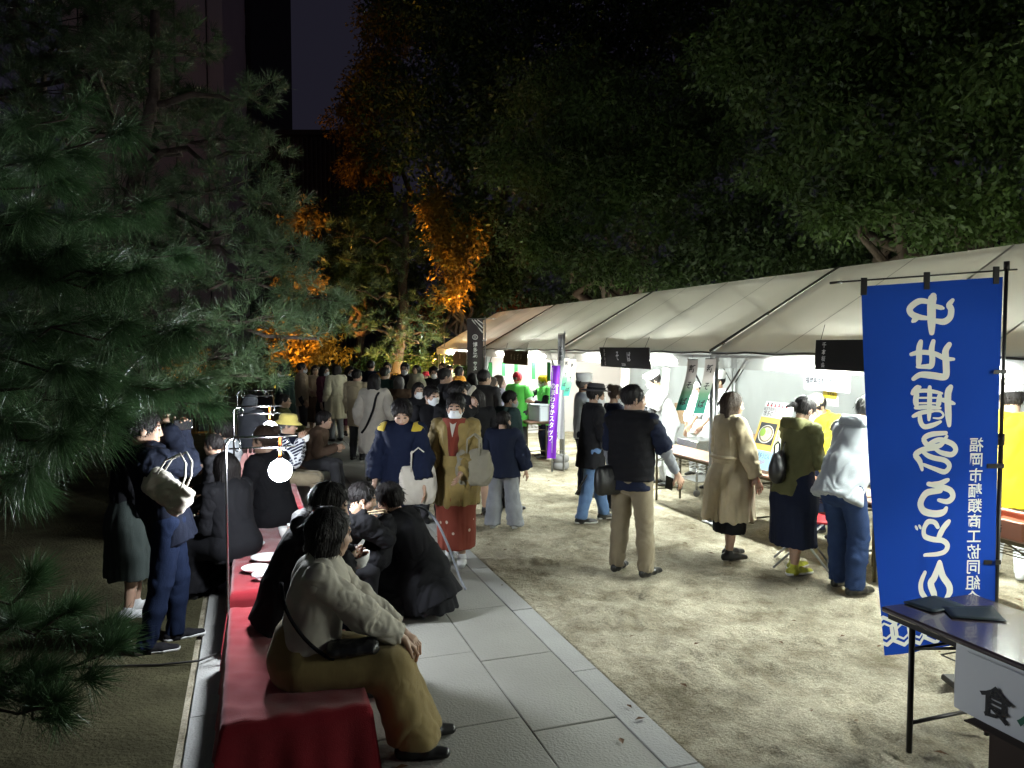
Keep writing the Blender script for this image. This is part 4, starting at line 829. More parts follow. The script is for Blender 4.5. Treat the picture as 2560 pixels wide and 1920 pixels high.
f_ = lambda cy, cz: (lambda u, v: V3(-.009, cy-u, cz+v))
lettering('食', f_(.36, -.01), INK, sg, .155, bold=.02); lettering('べ', f_(.185, -.02), INKG, sg, .155, bold=.03)
MB().tube([(-.010, -.5, .166), (-.010, .5, .166)], .004, 4).build('tape', PAPER, sg)
bx = empty('cardboard_box', P(2.05, 3.36), ROT, 'dark box standing under the near folding table', 'box'); BOXD = mat('dark_cardboard', (.035, .022, .016), .85, .2, 6); MB().box((0, 0, .185), (.40, .95, .37), .004).build('carton', BOXD, bx)
for sgn in (-1, 1): MB().box((sgn*.28, 0, .375), (.17, .93, .006), 0, None).build('flap', BOXD, bx)

# ------------------------------------------------------------------ blue banner, lettered by hand
def sheet_z(y, d): r = ray(1280, y); return CAM_H+r[2]/r[1]*d
BD = 4.4; BX = lambda px: (px-1280)/1920*BD*1.0; BZ = lambda py: sheet_z(py, BD)
BLUE = mat('blue_banner_cloth', (.007, .030, .19), .85, .08, 3, trans=.62, spec=.1); BWHITE = mat('banner_white_print', (.52, .51, .45), .7, .05, 4, trans=.45)
ban = empty('banner', (BX(2517), BD, 0), 0, 'tall blue vertical banner with large white brush lettering seen from behind', 'banner')
def bwave(X, Z): u = (X-BX(2149))/.8; h = (BZ(700)-Z); return BD+.018*sin(u*7+h*1.2)*min(1, .25+h*.5)+.02*math.exp(-((u-.47-.03*h)/.05)**2)*h*.6-.03*(1-u)*h*.5
def bpt(px, py, off=0.): X, Z = BX(px), BZ(py); return V3(X-BX(2517), bwave(X, Z)-BD-off, Z)
def bedge(v): y = 712+(1640-712)*v; return 2149+72*v**1.25, 2501+(2508-2501)*v
def bsurf(u, v):
    xl, xr = bedge(v); y0 = 716-24*u; y1 = 1632-26*u; return bpt(xl+(xr-xl)*u, y0+(y1-y0)*v)
PRINT = []                                                  # outlines of everything printed on the cloth, in one plane
BLK = mat('black_pole', (.02, .018, .016), .4, .1)
MB().tube([(0, .03, 0), (0, .03, BZ(1100))], .0135, 8).tube([(0, .03, BZ(1100)), (0, .03, BZ(655))], .0105, 8).tube([(0, .03, BZ(1115)), (0, .03, BZ(1085))], .020, 8).tube([(0, .03, BZ(672)), (0, .03, BZ(652))], .016, 8).build('pole', BLK, ban, True)
MB().tube([(BX(2075)-BX(2517), .02, BZ(706)), (.06, .03, BZ(672))], .0055, 6).tube([(BX(2074)-BX(2517), .02, BZ(707)), (BX(2104)-BX(2517), .02, BZ(704))], .0085, 6).build('cross_arm', BLK, ban, True)
MB().box((0, 0, .02), (.42, .42, .04), .01).tube([(0, .03, .03), (0, .03, .2)], .022, 8).build('base', BLK, ban)
for px, py in ((2156, 716), (2312, 702), (2484, 688)):
    MB().box((BX(px)-BX(2517), .004, BZ(py)), (.034, .012, .10), .002).build('loop', BLK, ban)
for py in (930, 1166, 1407): MB().box((BX(2500)-BX(2517), .015, BZ(py)), (.10, .014, .026), .002).build('loop', BLK, ban)
def stroke(mb, pts, w, k, taper=(.75, .6)):                  # one brush stroke as a ribbon on the cloth
    pts = [V3(x, y, 0) for x, y in pts]; q = []
    for i in range(len(pts)-1):
        p0, p1, p2, p3 = pts[max(i-1, 0)], pts[i], pts[i+1], pts[min(i+2, len(pts)-1)]
        for u in np.arange(0, 1, .2): q.append(.5*(2*p1+(p2-p0)*u+(2*p0-5*p1+4*p2-p3)*u*u+(3*p1-p0-3*p2+p3)*u**3))
    q.append(pts[-1]); n = len(q); L = []; off = .003+.0006*k
    for i, p in enumerate(q):
        d = unit(q[min(i+1, n-1)]-q[max(i-1, 0)]); nn = V3(-d[1], d[0], 0); f = i/(n-1); ww = w/2*(taper[0]+(1-taper[0])*min(1, f*5) if f < .5 else taper[1]+(1-taper[1])*min(1, (1-f)*4)); L.append((p, d, nn, ww))
    for (p, d, nn, ww), (p2, d2, n2, w2) in zip(L[:-1], L[1:]): PRINT.append([(p+nn*ww)[:2], (p2+n2*w2)[:2], (p2-n2*w2)[:2], (p-nn*ww)[:2]])
    for p, d, nn, ww in (L[0], L[-1]): PRINT.append([(p[0]+ww*cos(a), p[1]+ww*sin(a)) for a in np.linspace(0, 2*pi, 11)[:-1]])
def glyph(strokes, ox, oy, sc):
    mb = MB()
    for k, (w, pts) in enumerate(strokes): stroke(mb, [(ox+x/sc, oy+y/sc) for x, y in pts], w/sc, k)
Z1 = (2150, 690, 4.147); Z2 = (2150, 1080, 2.9625)
glyph([(64, [(690, 268), (610, 258), (545, 290), (500, 345), (530, 400), (610, 428), (700, 438)]), (56, [(590, 420), (535, 470)]), (86, [(738, 205), (722, 300), (730, 590)]), (66, [(760, 465), (850, 474), (910, 430), (922, 350), (900, 300), (935, 250)]), (50, [(750, 312), (840, 335)])], *Z1)
glyph([(62, [(620, 680), (604, 760), (606, 860), (598, 935)]), (56, [(748, 675), (732, 760), (742, 860), (732, 930), (690, 938), (590, 940)]), (72, [(910, 710), (872, 780), (880, 900), (884, 1020), (850, 1046), (740, 1030), (620, 1024), (552, 1066)]), (52, [(525, 812), (620, 790), (760, 805), (870, 855), (960, 862)])], *Z1)
glyph([(72, [(935, 1150), (908, 1220), (915, 1400), (930, 1545)]), (46, [(830, 1275), (980, 1322)]), (58, [(545, 1215), (585, 1165), (618, 1152)]), (40, [(560, 1195), (700, 1188), (845, 1215)]), (58, [(590, 1215), (578, 1290), (590, 1350)]), (48, [(722, 1150), (724, 1300), (722, 1490)]), (54, [(822, 1230), (815, 1300), (805, 1350)]), (22, [(600, 1262), (810, 1262)]), (22, [(600, 1318), (810, 1318)]), (44, [(575, 1365), (700, 1358), (830, 1368)]), (46, [(555, 1452), (640, 1415), (760, 1400)]), (24, [(760, 1400), (830, 1400), (865, 1440), (830, 1472), (765, 1470)]), (52, [(620, 1420), (632, 1510), (675, 1560), (750, 1548), (835, 1508)])], *Z1)
glyph([(40, [(640, 5), (540, 15), (480, 50), (520, 100), (600, 95), (648, 30)]), (40, [(520, 90), (590, 55), (690, 85), (722, 130), (690, 165), (610, 150), (560, 120)]), (42, [(560, 118), (470, 130), (418, 165), (450, 215), (470, 275)]), (38, [(470, 140), (510, 170), (560, 190), (640, 208), (676, 250), (640, 292), (560, 268), (480, 238)])], *Z2)
glyph([(38, [(668, 352), (600, 378), (530, 386)]), (44, [(525, 382), (600, 398), (690, 430), (712, 480), (670, 512), (600, 500)]), (52, [(610, 430), (510, 450), (462, 520), (490, 580), (570, 602), (640, 590), (662, 562)])], *Z2)
glyph([(44, [(688, 660), (640, 715), (604, 790)]), (40, [(600, 700), (575, 665), (528, 665), (496, 715), (504, 765), (560, 790), (640, 800), (684, 838), (660, 885), (570, 905), (508, 908)]), (20, [(425, 690), (438, 714)]), (20, [(452, 684), (468, 708)])], *Z2)
glyph([(46, [(518, 1040), (482, 1110), (492, 1180), (540, 1230)]), (44, [(624, 960), (592, 1070), (568, 1120), (590, 1190), (604, 1240)]), (50, [(626, 966), (652, 1060), (708, 1136), (716, 1190), (690, 1230)])], *Z2)
def blet(body, px, py, size_px, bold=.012):
    v, f = text_vf(body, bold); q = np.stack([px-v[:, 0]*size_px, py-v[:, 1]*size_px], 1); PRINT.extend([[q[i] for i in t] for t in f])
for i, ch in enumerate('福岡市麺類商工協同組合'): blet(ch, 2450-.2*i+.5*i, 1112+38.4*i, 38)
for i in range(4):                                        # interlocked hexagon chain near the hem
    x0 = 2222+44*i; mb = MB()
    for rr, k in ((31, 0), (17, 1)):
        hx = [(x0+rr*cos(rad(60*a+20)), 1572+rr*1.1*sin(rad(60*a+20))) for a in range(7)]
        for j in range(6): stroke(mb, [hx[j], hx[j+1]], 9 if k == 0 else 5, k+j*.3+i, (1, 1))
from mathutils.geometry import delaunay_2d_cdt
from mathutils import Vector
def banner_cloth():
    uv = lambda u, v: (bedge(v)[0]+(bedge(v)[1]-bedge(v)[0])*u, 716-24*u+(1632-26*u-716+24*u)*v)
    n = 60; out = [uv(0, k/n) for k in range(n)]+[uv(k/24, 1) for k in range(24)]+[uv(1, 1-k/n) for k in range(n)]+[uv(1-k/24, 0) for k in range(24)]
    ccw = lambda q: q if sum(q[i-1][0]*q[i][1]-q[i][0]*q[i-1][1] for i in range(len(q))) > 0 else q[::-1]
    vs = ccw(list(out)); fs = [list(range(len(out)))]
    for q in PRINT:
        q = ccw(list(q)); b = len(vs); vs += [tuple(p) for p in q]; fs.append(list(range(b, b+len(q))))
    vs += [uv((i+.5)/24, (j+.5)/50) for i in range(24) for j in range(50)]
    r = delaunay_2d_cdt([Vector((float(x), float(y))) for x, y in vs], [], fs, 1, 1e-3, True); V, F, of = r[0], r[2], r[5]
    keep = [i for i in range(len(F)) if 0 in of[i]]; Vn = np.array([tuple(p) for p in V]); c = np.array([Vn[list(F[i])].mean(0) for i in keep]); ink = np.zeros(len(c), bool)
    for q in PRINT:
        q = np.array([tuple(p[:2]) for p in q]); lo, hi = q.min(0), q.max(0); m = np.where((c[:, 0] >= lo[0]) & (c[:, 0] <= hi[0]) & (c[:, 1] >= lo[1]) & (c[:, 1] <= hi[1]))[0]
        if not len(m): continue
        ins = np.zeros(len(m), bool)
        for a, b in zip(q, np.roll(q, -1, 0)):
            if a[1] != b[1]: ins ^= ((a[1] > c[m, 1]) != (b[1] > c[m, 1])) & (c[m, 0] < (b[0]-a[0])*(c[m, 1]-a[1])/(b[1]-a[1])+a[0])
        ink[m] |= ins
    obj('cloth', ([bpt(p[0], p[1]) for p in V], [tuple(F[i])[::-1] for i in keep]), [BLUE, BWHITE], ban, True, ink.astype(int))
banner_cloth()

# ------------------------------------------------------------------ boards, flags and signs of the stalls
def sT(px, t): q = (px-1280)/1920; return t*(RV[0]-q*RV[1])/(q*AV[1]-AV[0])
def zAt(px, py, t): p = P(sT(px, t), t); return sheet_z(py, p[1])
cm_grey = mat('grey_white_panel', (.36, .38, .41), .7, .05, 3); BOARD = mat('black_board', (.010, .010, .011), .5, .2, 5); BROWNB = mat('brown_black_board', (.028, .020, .012), .5, .2, 5)
def board(px0, px1, y0, y1, t, label, m, writes, tilt=.06, name='sign_board', cat='sign', group='hanging stall boards'):
    s0, s1 = sT(px0, t), sT(px1, t); z0 = zAt(px0, y1, t); z1 = zAt(px0, y0, t); w, h = abs(s0-s1), z1-z0
    root = empty(name, P((s0+s1)/2, t, (z0+z1)/2), ROT, label, cat, group); R = Ry(tilt)
    MB().box((0, 0, 0), (.012, w, h), .002, R).build('panel', m, root)
    for y in (-w*.42, w*.42): MB().tube([R @ V3(0, y, h/2), V3(.05, y, h/2+.14)], .003, 4).build('cord', BLK, root)
    for (body, cu, cv, size, sx, mm) in writes: lettering(body, lambda u, v: R @ V3(-.009, (.5-cu)*w-u, (.5-cv)*h+v), mm, root, size*h*1.12, sx, bold=.022)
    return root
board(1501, 1626, 868, 916, 4.90, 'black hanging board lettered soba above the man in the black vest', BOARD, [('そ', .38, .42, .46, .75, WINK), ('ば', .61, .44, .46, .75, WINK), ('SOBA', .50, .84, .17, .9, WINK), ('手\n打\nそ\nば', .11, .5, .19, .8, WINK)], -.10)
board(1259, 1320, 875, 909, 4.88, 'brown hanging board lettered zenzai over the sweets stall', BROWNB, [('ぜ', .35, .45, .42, .55, WINK), ('ん', .48, .48, .42, .55, WINK), ('ざ', .62, .45, .42, .55, WINK), ('い', .75, .45, .42, .55, WINK)])
board(1134, 1167, 878, 911, 4.88, 'small dark hanging board under the far tent', BROWNB, [('川', .5, .35, .4, .8, WINK)])
board(2038, 2190, 850, 924, 4.90, 'black hanging board partly behind the blue banner', BOARD, [('千', .16, .17, .18, 1, WINK), ('本', .16, .40, .17, 1, WINK), ('桜', .16, .62, .16, 1, WINK), ('会', .16, .83, .16, 1, WINK)])
board(2012, 2126, 932, 974, 5.75, 'white union name sign under the dark board by the udon counter', cm_grey, [('福岡県生麺組合連合会', .49, .42, .34, .86, INK)], .0, 'name_sign', 'sign', None)
YEL = mat('yellow_paper', (.72, .52, .02), .7, .05); GRN = mat('green_paper', (.01, .16, .03), .7, .1)
board(2056, 2097, 968, 1012, 5.9, 'yellow and grey price poster behind the woman in the olive parka', PAPER, [('円', .75, .86, .22, 1, INK)], .0, 'price_poster', 'poster', None)
yp = board(2060, 2093, 970, 995, 5.888, 'yellow udon slip on the grey price poster', YEL, [('うどん', .62, .5, .32, 1, INK)], .0, 'price_slip', 'poster', None)
FLAGC = mat('flag_cloth', (.50, .46, .42), .8, .05, 4, trans=.25)
fm = bpy.data.materials.new('green_fade_cloth'); fm.use_nodes = True; N_ = fm.node_tree.nodes; tcn = N_.new('ShaderNodeTexCoord'); sp = N_.new('ShaderNodeSeparateXYZ'); cr = N_.new('ShaderNodeValToRGB'); b_ = N_['Principled BSDF']; b_.inputs['Roughness'].default_value = .8
fm.node_tree.links.new(tcn.outputs['Generated'], sp.inputs[0]); fm.node_tree.links.new(sp.outputs[2], cr.inputs[0]); fm.node_tree.links.new(cr.outputs[0], b_.inputs['Base Color']); e_ = cr.color_ramp.elements; e_[0].position = .1; e_[0].color = (.02, .20, .15, 1); e_[1].position = .62; e_[1].color = (.50, .46, .44, 1); e2 = e_.new(.36); e2.color = (.10, .22, .13, 1)
def strip_flag(px, y0, y1, t, wpx, label, m, text, swing, cat='flag', group='new soba strip flags', wv=.02, name='strip_flag', ink=INK, along=.35):
    s = sT(px, t); p = P(s, t); z1 = sheet_z(y0, p[1]); z0 = sheet_z(y1, p[1]); w = wpx/1920*p[1]; H = z1-z0; root = empty(name, P(s, t, z1), ROT, label, cat, group)
    ex = unit(V3(cos(along), -sin(along), 0)) if False else unit(Rz(-ROT) @ V3(1, 0, 0)*1.0)            # cloth faces down the aisle
    def fn(u, v): return ex*((u-.5)*w)+V3(0, 0, -H*v)+ex*(swing*v**1.6)+V3(0, -1, 0)*wv*sin(v*5+1)*v
    obj('cloth', grid_vf(fn, 6, 24), m, root, True)
    MB().tube([fn(0, 0), fn(1, 0)], .004, 5).tube([fn(.5, 0), fn(.5, 0)+V3(0, 0, .05)], .0025, 4).build('rod', BLK, root)
    n = len(text)
    for i, ch in enumerate(text):
        v0 = (i+.55)/(n+.1); lettering(ch, lambda a, b: fn(.5+a/w, v0-b/H)+V3(0, -1, 0)*.004-V3(1, 0, 0)*.001, ink, root, w*.78, .8, bold=.02)
    return root
strip_flag(1732, 899, 1026, 4.86, 26, 'left of the two long green-ended flags by the soba cook', fm, '新そば', -.13)
strip_flag(1776, 897, 1034, 4.84, 27, 'right of the two long green-ended flags by the soba cook', fm, '新そば', -.12)
strip_flag(1417, 894, 975, 4.80, 13, 'darker green-ended flag at the tent pole, behind its neighbour', fm, '新そば', -.05)
strip_flag(1433, 897, 990, 4.76, 15, 'lighter green-ended flag at the tent pole beside the white-capped cook', fm, '新そば', -.11)
strip_flag(1665, 920, 974, 5.2, 17, 'grey price strip hanging beside the bending cook', FLAGC, '天ぷら', -.01, 'price strip', None, 0.01, 'price_strip')
strip_flag(1563, 922, 978, 5.6, 20, 'grey strip hanging under the soba board', FLAGC, '', .0, 'price strip', None, .01, 'price_strip')
for px, y1, lb in ((1226, 948, 'leftmost green paper strip, over the two lavender customers'), (1259, 940, 'green paper strip at the left end of the brown sweets board'), (1290, 934, 'green paper strip under the brown sweets board'), (1334, 948, 'green paper strip right of the red bandana'), (1372, 952, 'green paper strip beside the purple banner')):
    strip_flag(px, 906, y1, 5.02, 9, lb, GRN, '', .0, 'paper strip', 'green paper strips of the sweets stall', .004, 'paper_strip')

# standing banners
def nobori(px, d, ytop, ybot, wpx, pole_px, label, m, text, ink, size, yaw=0., slant=0., hem=None, group='standing banners', pole=STEEL, base=True):
    p = W(pole_px, d); root = empty('banner', p, yaw, label, 'banner', group); z1, z0 = sheet_z(ytop, d), sheet_z(ybot, d); w = wpx/1920*d; x0 = (px-pole_px)/1920*d; H = z1-z0
    def fn(u, v): return V3(x0+(u-.5)*w+slant*v, .012*sin(u*7+v*5), z1-H*v)
    obj('cloth', grid_vf(fn, 12, 40), m, root, True)
    MB().tube([(0, .02, 0), (0, .02, z1+.05)], .012, 8).build('pole', pole, root, True); MB().tube([(x0-w/2, .02, z1+.012), (max(x0+w/2, .02)+(.2 if w > .2 else .0), .02, z1+.012)], .007, 6).build('cross_arm', pole, root, True)
    for k in range(5): z = z1-H*(k+.3)/5.2; MB().box(((x0+(w/2 if x0 < 0 else -w/2))*.5, .012, z), (abs(x0)-w/2+.03, .01, .02)).build('loop', pole, root)
    if base: MB().box((0, .02, .03), (.3, .3, .06), .01).build('base', STEEL, root)
    for body, cu, cv, sz, sx in text: lettering(body, lambda a, b: fn(cu+a/w, cv-b/H)-V3(0, .014, 0), ink, root, sz, sx, bold=.015)
    return root, fn, w, H
PURPLE = mat('purple_cloth', (.14, .015, .36), .75, .06, 3, trans=.2); NBLACK = mat('black_banner_cloth', (.045, .036, .040), .8, .1, 3, trans=.12); WCLOTH = mat('white_banner_cloth', (.30, .30, .32), .8, .05, 3, trans=.25)
rt, fn_, w_, H_ = nobori(1188, 14.6, 798, 1010, 40, 1213, 'tall black banner with a round white crest beside the far tent', NBLACK, [('博\n多\n織', .5, .36, .10, .9), ('サ\nヌ', .5, .55, .09, .9), ('福\n岡', .5, .80, .13, .9)], WINK, .1)
MB().tube([fn_(.5+.16*cos(a), .21+.028*sin(a))-V3(0, .014, 0) for a in np.linspace(0, 2*pi, 25)], .006, 5, False).build('crest', WINK, rt); lettering('呉', lambda a, b: fn_(.5+a/w_, .21-b/H_)-V3(0, .014, 0), WINK, rt, .085, .8)
for k in range(3): MB().tube([fn_(.30+.17*k, .005)-V3(0, .012, 0), fn_(.98, .16-.055*k)-V3(0, .012, 0)], .012-.002*k, 4).build('stripe', WINK, rt)
nobori(1390, 12.3, 914, 1146, 22, 1381, 'purple banner with white lettering at the tent pole', PURPLE, [('博\n多\n区', .76, .25, .05, .75), ('の\nま\nわ\nる\nか\nス\nタ\nッ\nフ', .30, .5, .105, .75)], WINK, .1, slant=-.07, base=False)
nobori(1402, 12.45, 836, 1098, 15, 1411, 'narrow pale banner turned edge-on in front of the tent pole', WCLOTH, [('鴻\n臚\n館', .5, .18, .08, .8)], INK, .08, slant=.0, base=False)
tag(MB().tube([(0, 0, 0), (0, 0, sheet_z(798, 21))], .018, 6).build('flag_pole', STEEL, None, True, loc=W(1111, 21)), 'thin bare pole at the far end of the tent row', 'pole')

# poster on a small stand
def poster():
    t0, t1 = 5.10, 5.36; s0, s1 = sT(1868, t0), sT(1935, t0); root = empty('poster', P((s0+s1)/2, t0, .705), ROT, 'white udon poster with a bowl picture standing on the table', 'poster'); w = abs(s1-s0)*1.02; H = .70
    base = lambda u, v, o=0.: V3((t1-t0)*v-o*.94, (.5-u)*w, H*v+.03+o*.34)                # u to the right, v up
    quad = lambda u0, u1, v0, v1, m, nm, o: obj(nm, ([base(u0, v0, o), base(u1, v0, o), base(u1, v1, o), base(u0, v1, o)], [(0, 1, 2, 3)]), m, root)
    MB().raw([base(u, v, o) for o in (0, -.012) for u, v in ((0, 0), (1, 0), (1, 1), (0, 1))], [(0, 1, 2, 3), (7, 6, 5, 4), (0, 4, 5, 1), (1, 5, 6, 2), (2, 6, 7, 3), (3, 7, 4, 0)]).build('panel', PAPER, root)
    M = lambda n, c: mat(n, c, .6, .05, 5)
    quad(0, .999, .0, .27, M('poster_blue', (.30, .52, .75)), 'blue_band', .002); quad(.0, .74, .27, .76, M('poster_gold', (.62, .40, .08)), 'gold_band', .002); quad(.08, .68, .36, .68, M('poster_dark', (.02, .022, .026)), 'picture', .004); quad(.77, .9, .30, .80, M('poster_cream', (.68, .66, .38)), 'cream_band', .004)
    disc = lambda cu, cv, ru, rv, m, nm, o: obj(nm, ([base(cu, cv, o)]+[base(cu+ru*cos(a), cv+rv*sin(a), o) for a in np.linspace(0, 2*pi, 25)[:-1]], [(0, i+1, (i+1) % 24+1) for i in range(24)]), m, root)
    disc(.38, .51, .27, .135, M('bowl_rim', (.60, .58, .58)), 'bowl_print', .006); disc(.38, .515, .245, .122, M('broth', (.13, .11, .07)), 'bowl_print', .008); disc(.40, .51, .19, .10, M('noodle_print', (.58, .52, .36)), 'bowl_print', .010); disc(.27, .53, .10, .06, M('leek_print', (.20, .34, .04)), 'bowl_print', .012); disc(.46, .56, .08, .045, M('ham_print', (.50, .36, .28)), 'bowl_print', .012)
    def let(body, cu, cv, size, m, sx=1., mirror=False): lettering(body, lambda a, b: base(cu+a/w, cv+b/H, .014), m, root, size, sx)
    let('福岡市麺類商工協同組合', .47, .885, .040, INK, .9); let('博多の', .25, .815, .068, INK, .8); let('旨い!!', .60, .815, .078, REDINK, .7); let('中\n世\n博\n多\nう\nど\nん', .835, .55, .046, INK, .9); let('中世博多うどん', .46, .195, .058, INK, .75); let('一杯 500円', .46, .10, .052, REDINK, .8)
    for i in range(6): disc(.12+.135*i, .965, .022, .018, INK, 'ornament', .006); disc(.12+.135*i, .937, .034, .016, REDINK, 'ornament', .006)
    for y in (-.1, .1): MB().tube([(.03, y, 0), (.10, y, .10)], .008, 5).build('stick', mat('pale_wood', (.5, .36, .2), .6, .1), root)
    MB().tube([(.30, 0, 0), (.24, 0, .5)], .008, 5).build('stick', MATS['pale_wood'], root)
poster()

# ------------------------------------------------------------------ stall equipment and small things
CERAMIC = mat('white_ceramic', (.72, .72, .70), .25, .04); PLAST = mat('white_plastic', (.62, .68, .74), .4, .05); STAIN = mat('stainless', (.55, .56, .56), .25, .1, 8, metal=.9)
def bowl(loc, r, h, label, m=CERAMIC, name='bowl', cat='bowl', group=None, tilt=(0, 0), fill=None):
    root = empty(name, loc, 0, label, cat, group); root.rotation_euler = (tilt[0], tilt[1], 0)
    MB().lathe([(r*.42, 0), (r*.45, h*.08), (r*.78, h*.45), (r, h), (r*.965, h*1.01), (r*.74, h*.47), (r*.4, h*.14), (1e-5, h*.13)], n=24).build('shell', m, root, True)
    if fill: MB().lathe([(1e-5, h*.72), (r*.86, h*.72)], n=20).build('soup', fill, root)
    return root
SOUP = mat('soup', (.16, .11, .05), .2, .2, 30)
for s, t, r, lb in ((5.75, .02, .10, 'nearest white plate left on the second red bench'), (6.02, .10, .115, 'white plate lying behind the crumpled napkin on the second bench'), (6.45, .0, .10, 'farthest white plate on the second red bench')): bowl(P(s, t, .421), r, .035, lb, name='plate', cat='plate', group='used plates on the second bench')
nv, nf = sdf_mesh([S((0, 0, .03), (.05, .04, .03)), S((.03, .02, .035), .03)], .006, (), folds(.014, 30, 30)); o = obj('napkin', (nv-V3(0, 0, nv[:, 2].min()), nf), PAPER, None, True, loc=P(5.52, .05, .419)); tag(o, 'crumpled white paper napkin on the second red bench', 'napkin')
bt = empty('bottle', P(6.3, .28, .421), 0, 'clear drink bottle on the second red bench', 'bottle'); MB().lathe([(.03, 0), (.032, .01), (.032, .13), (.013, .17), (.013, .19)], n=14).build('body', mat('bottle_plastic', (.4, .3, .25), .1, .1, transp=.4), bt, True); MB().lathe([(.015, .188), (.015, .208)], n=12).build('cap', WHITEP, bt, True)
cup = bowl(P(6.7, .25, .421), .04, .09, 'small white cup at the far part of the second bench', name='cup', cat='cup')
pt = empty('stock_pot', P(13.1, 4.86, .701), 0, 'steel stock pot on the sweets stall table', 'pot'); MB().lathe([(.16, 0), (.165, .01), (.165, .24), (.175, .25), (.175, .255), (.158, .25), (.158, .05), (1e-5, .05)], n=26).build('body', STAIN, pt, True)
for sg_ in (-1, 1): MB().tube([(sg_*.165, -.05, .19), (sg_*.205, -.045, .19), (sg_*.205, .045, .19), (sg_*.165, .05, .19)], .007, 6).build('handle', STAIN, pt, True)
MB().lathe([(.10, 0), (.155, -.001)], n=4)
cb = empty('cooler_box', P(12.75, 4.9, .701), ROT+.2, 'white cooler box in front of the purple banner', 'box'); MB().box((0, 0, .13), (.26, .38, .26), .012).build('body', PLAST, cb); MB().box((0, 0, .28), (.275, .395, .04), .01).build('lid', PLAST, cb)
wt = empty('tent_weight', G(1402, 1172), 0, 'round grey tent weight at the foot of the tent pole', 'tent weight'); GREYP = mat('grey_plastic', (.20, .20, .20), .6, .15)
MB().lathe([(.12, 0), (.135, .02), (.135, .10), (.12, .115), (.12, .125), (.135, .14), (.135, .21), (.11, .235), (.03, .24)], n=22).build('body', GREYP, wt, True); MB().tube([(-.07, 0, .225), (-.06, 0, .30), (.06, 0, .30), (.07, 0, .225)], .009, 6).build('handle', GREYP, wt, True)
ORG = mat('orange_plastic', (.62, .27, .17), .5, .08)
def crate(loc, label, rz=ROT):
    root = empty('crate', loc, rz, label, 'crate'); w, l, h = .34, .46, .13; MB().box((0, 0, .006), (w, l, .012)).build('bottom', ORG, root)
    for sx in (-1, 1): MB().box((sx*(w/2-.006), 0, h/2), (.012, l, h), .003).build('side', ORG, root)
    for sy in (-1, 1): MB().box((0, sy*(l/2-.006), h/2), (w-.026, .012, h), .003).build('side', ORG, root)
    for sx in (-1, 1): MB().box((sx*(w/2-.006), 0, h-.01), (.03, l+.02, .018), .004).build('rim', ORG, root)
    lettering('製麺所', lambda a, b: V3(-w/2-.003, -a, .06+b), INK, root, .06); return root
crate(P(sT(2535, 5.15), 5.15, .701), 'orange noodle crate lettered on its side, on the table right of the banner')
st = empty('noodle_cooker', P(sT(1758, 5.9), 5.9), ROT, 'steel noodle cooker on castors between the two soba cooks', 'cooker')
MB().box((0, 0, .62), (.5, .5, .28), .01).build('tank', STAIN, st); MB().box((0, 0, .20), (.48, .48, .02)).build('shelf', STAIN, st)
for x in (-.22, .22):
    for y in (-.22, .22): MB().tube([(x, y, .08), (x, y, .5)], .016, 6).build('leg', STAIN, st, True); MB().lathe([(.045, -.015), (.05, 0), (.045, .015)], n=14, R=Rx(pi/2), c=(x, y, .05)).build('castor', GREYP, st, True)
KRAFT = mat('kraft_cardboard', (.28, .19, .11), .85, .08, 6)
kb = empty('cardboard_box', P(sT(1722, 7.15), 7.15, .701), ROT, 'tall brown cardboard box on the inner soba table', 'box'); MB().box((0, 0, .17), (.3, .42, .34), .004).build('carton', KRAFT, kb); MB().box((0, 0, .342), (.06, .42, .003)).build('tape', PAPER, kb)
REDV = mat('red_vinyl', (.45, .02, .03), .5, .1)
def chair(loc, rz, label):
    root = empty('folding_chair', loc, rz, label, 'chair', 'folding chairs'); 
    for x in (-.2, .2):
        MB().tube([(x, -.22, 0), (x, .12, .44), (x, .26, .80)], .011, 7).build('leg', STEEL, root, True); MB().tube([(x*.92, .26, 0), (x*.92, -.16, .44)], .011, 7).build('leg', STEEL, root, True)
    MB().tube([(-.2, -.22, .012), (.2, -.22, .012)], .011, 6).build('foot_bar', STEEL, root, True); MB().box((0, -.02, .45), (.40, .38, .035), .012).build('seat', REDV, root); MB().box((0, .235, .70), (.40, .03, .2), .012).build('backrest', REDV, root); return root
c0 = chair(P(sT(2030, 5.0)-.1, 4.86), rad(70), 'red folding chair behind the man in the grey hoodie')
for loc, rz, lb in ((P(3.9, 6.3), 1.2, 'red folding chair inside the tent behind the blue banner'),): c = copy_tree(c0); c.location = tuple(loc); c.rotation_euler = (0, 0, rz); c['label'] = lb
cbl = MB().tube([G(150, 1672, .02), G(291, 1665, .022), G(400, 1662, .02), G(497, 1652, .03), G(556, 1628, .03), G(600, 1590, .02)], .007, 6).build('cable', BLK, None, True); tag(cbl, 'black power cable lying across the soil to the kerb', 'cable')
LFM = mat('dry_leaf', (.10, .05, .02), .8, .3); r9 = np.random.default_rng(77); lv = []; lf = []
for k in range(130):
    c = P(r9.uniform(2.5, 12), r9.uniform(-2.5, 6.), .006); a = r9.uniform(0, 6.28); s_ = r9.uniform(.015, .04); b = len(lv)
    for q in ((-1, 0, 0), (0, .45, .25), (1, 0, .1), (0, -.45, .2)): lv.append(c+Rz(a) @ (V3(*q)*s_))
    lf += [(b, b+1, b+2), (b, b+2, b+3)]
tag(obj('fallen_leaves', (lv, lf), LFM), kind='stuff')
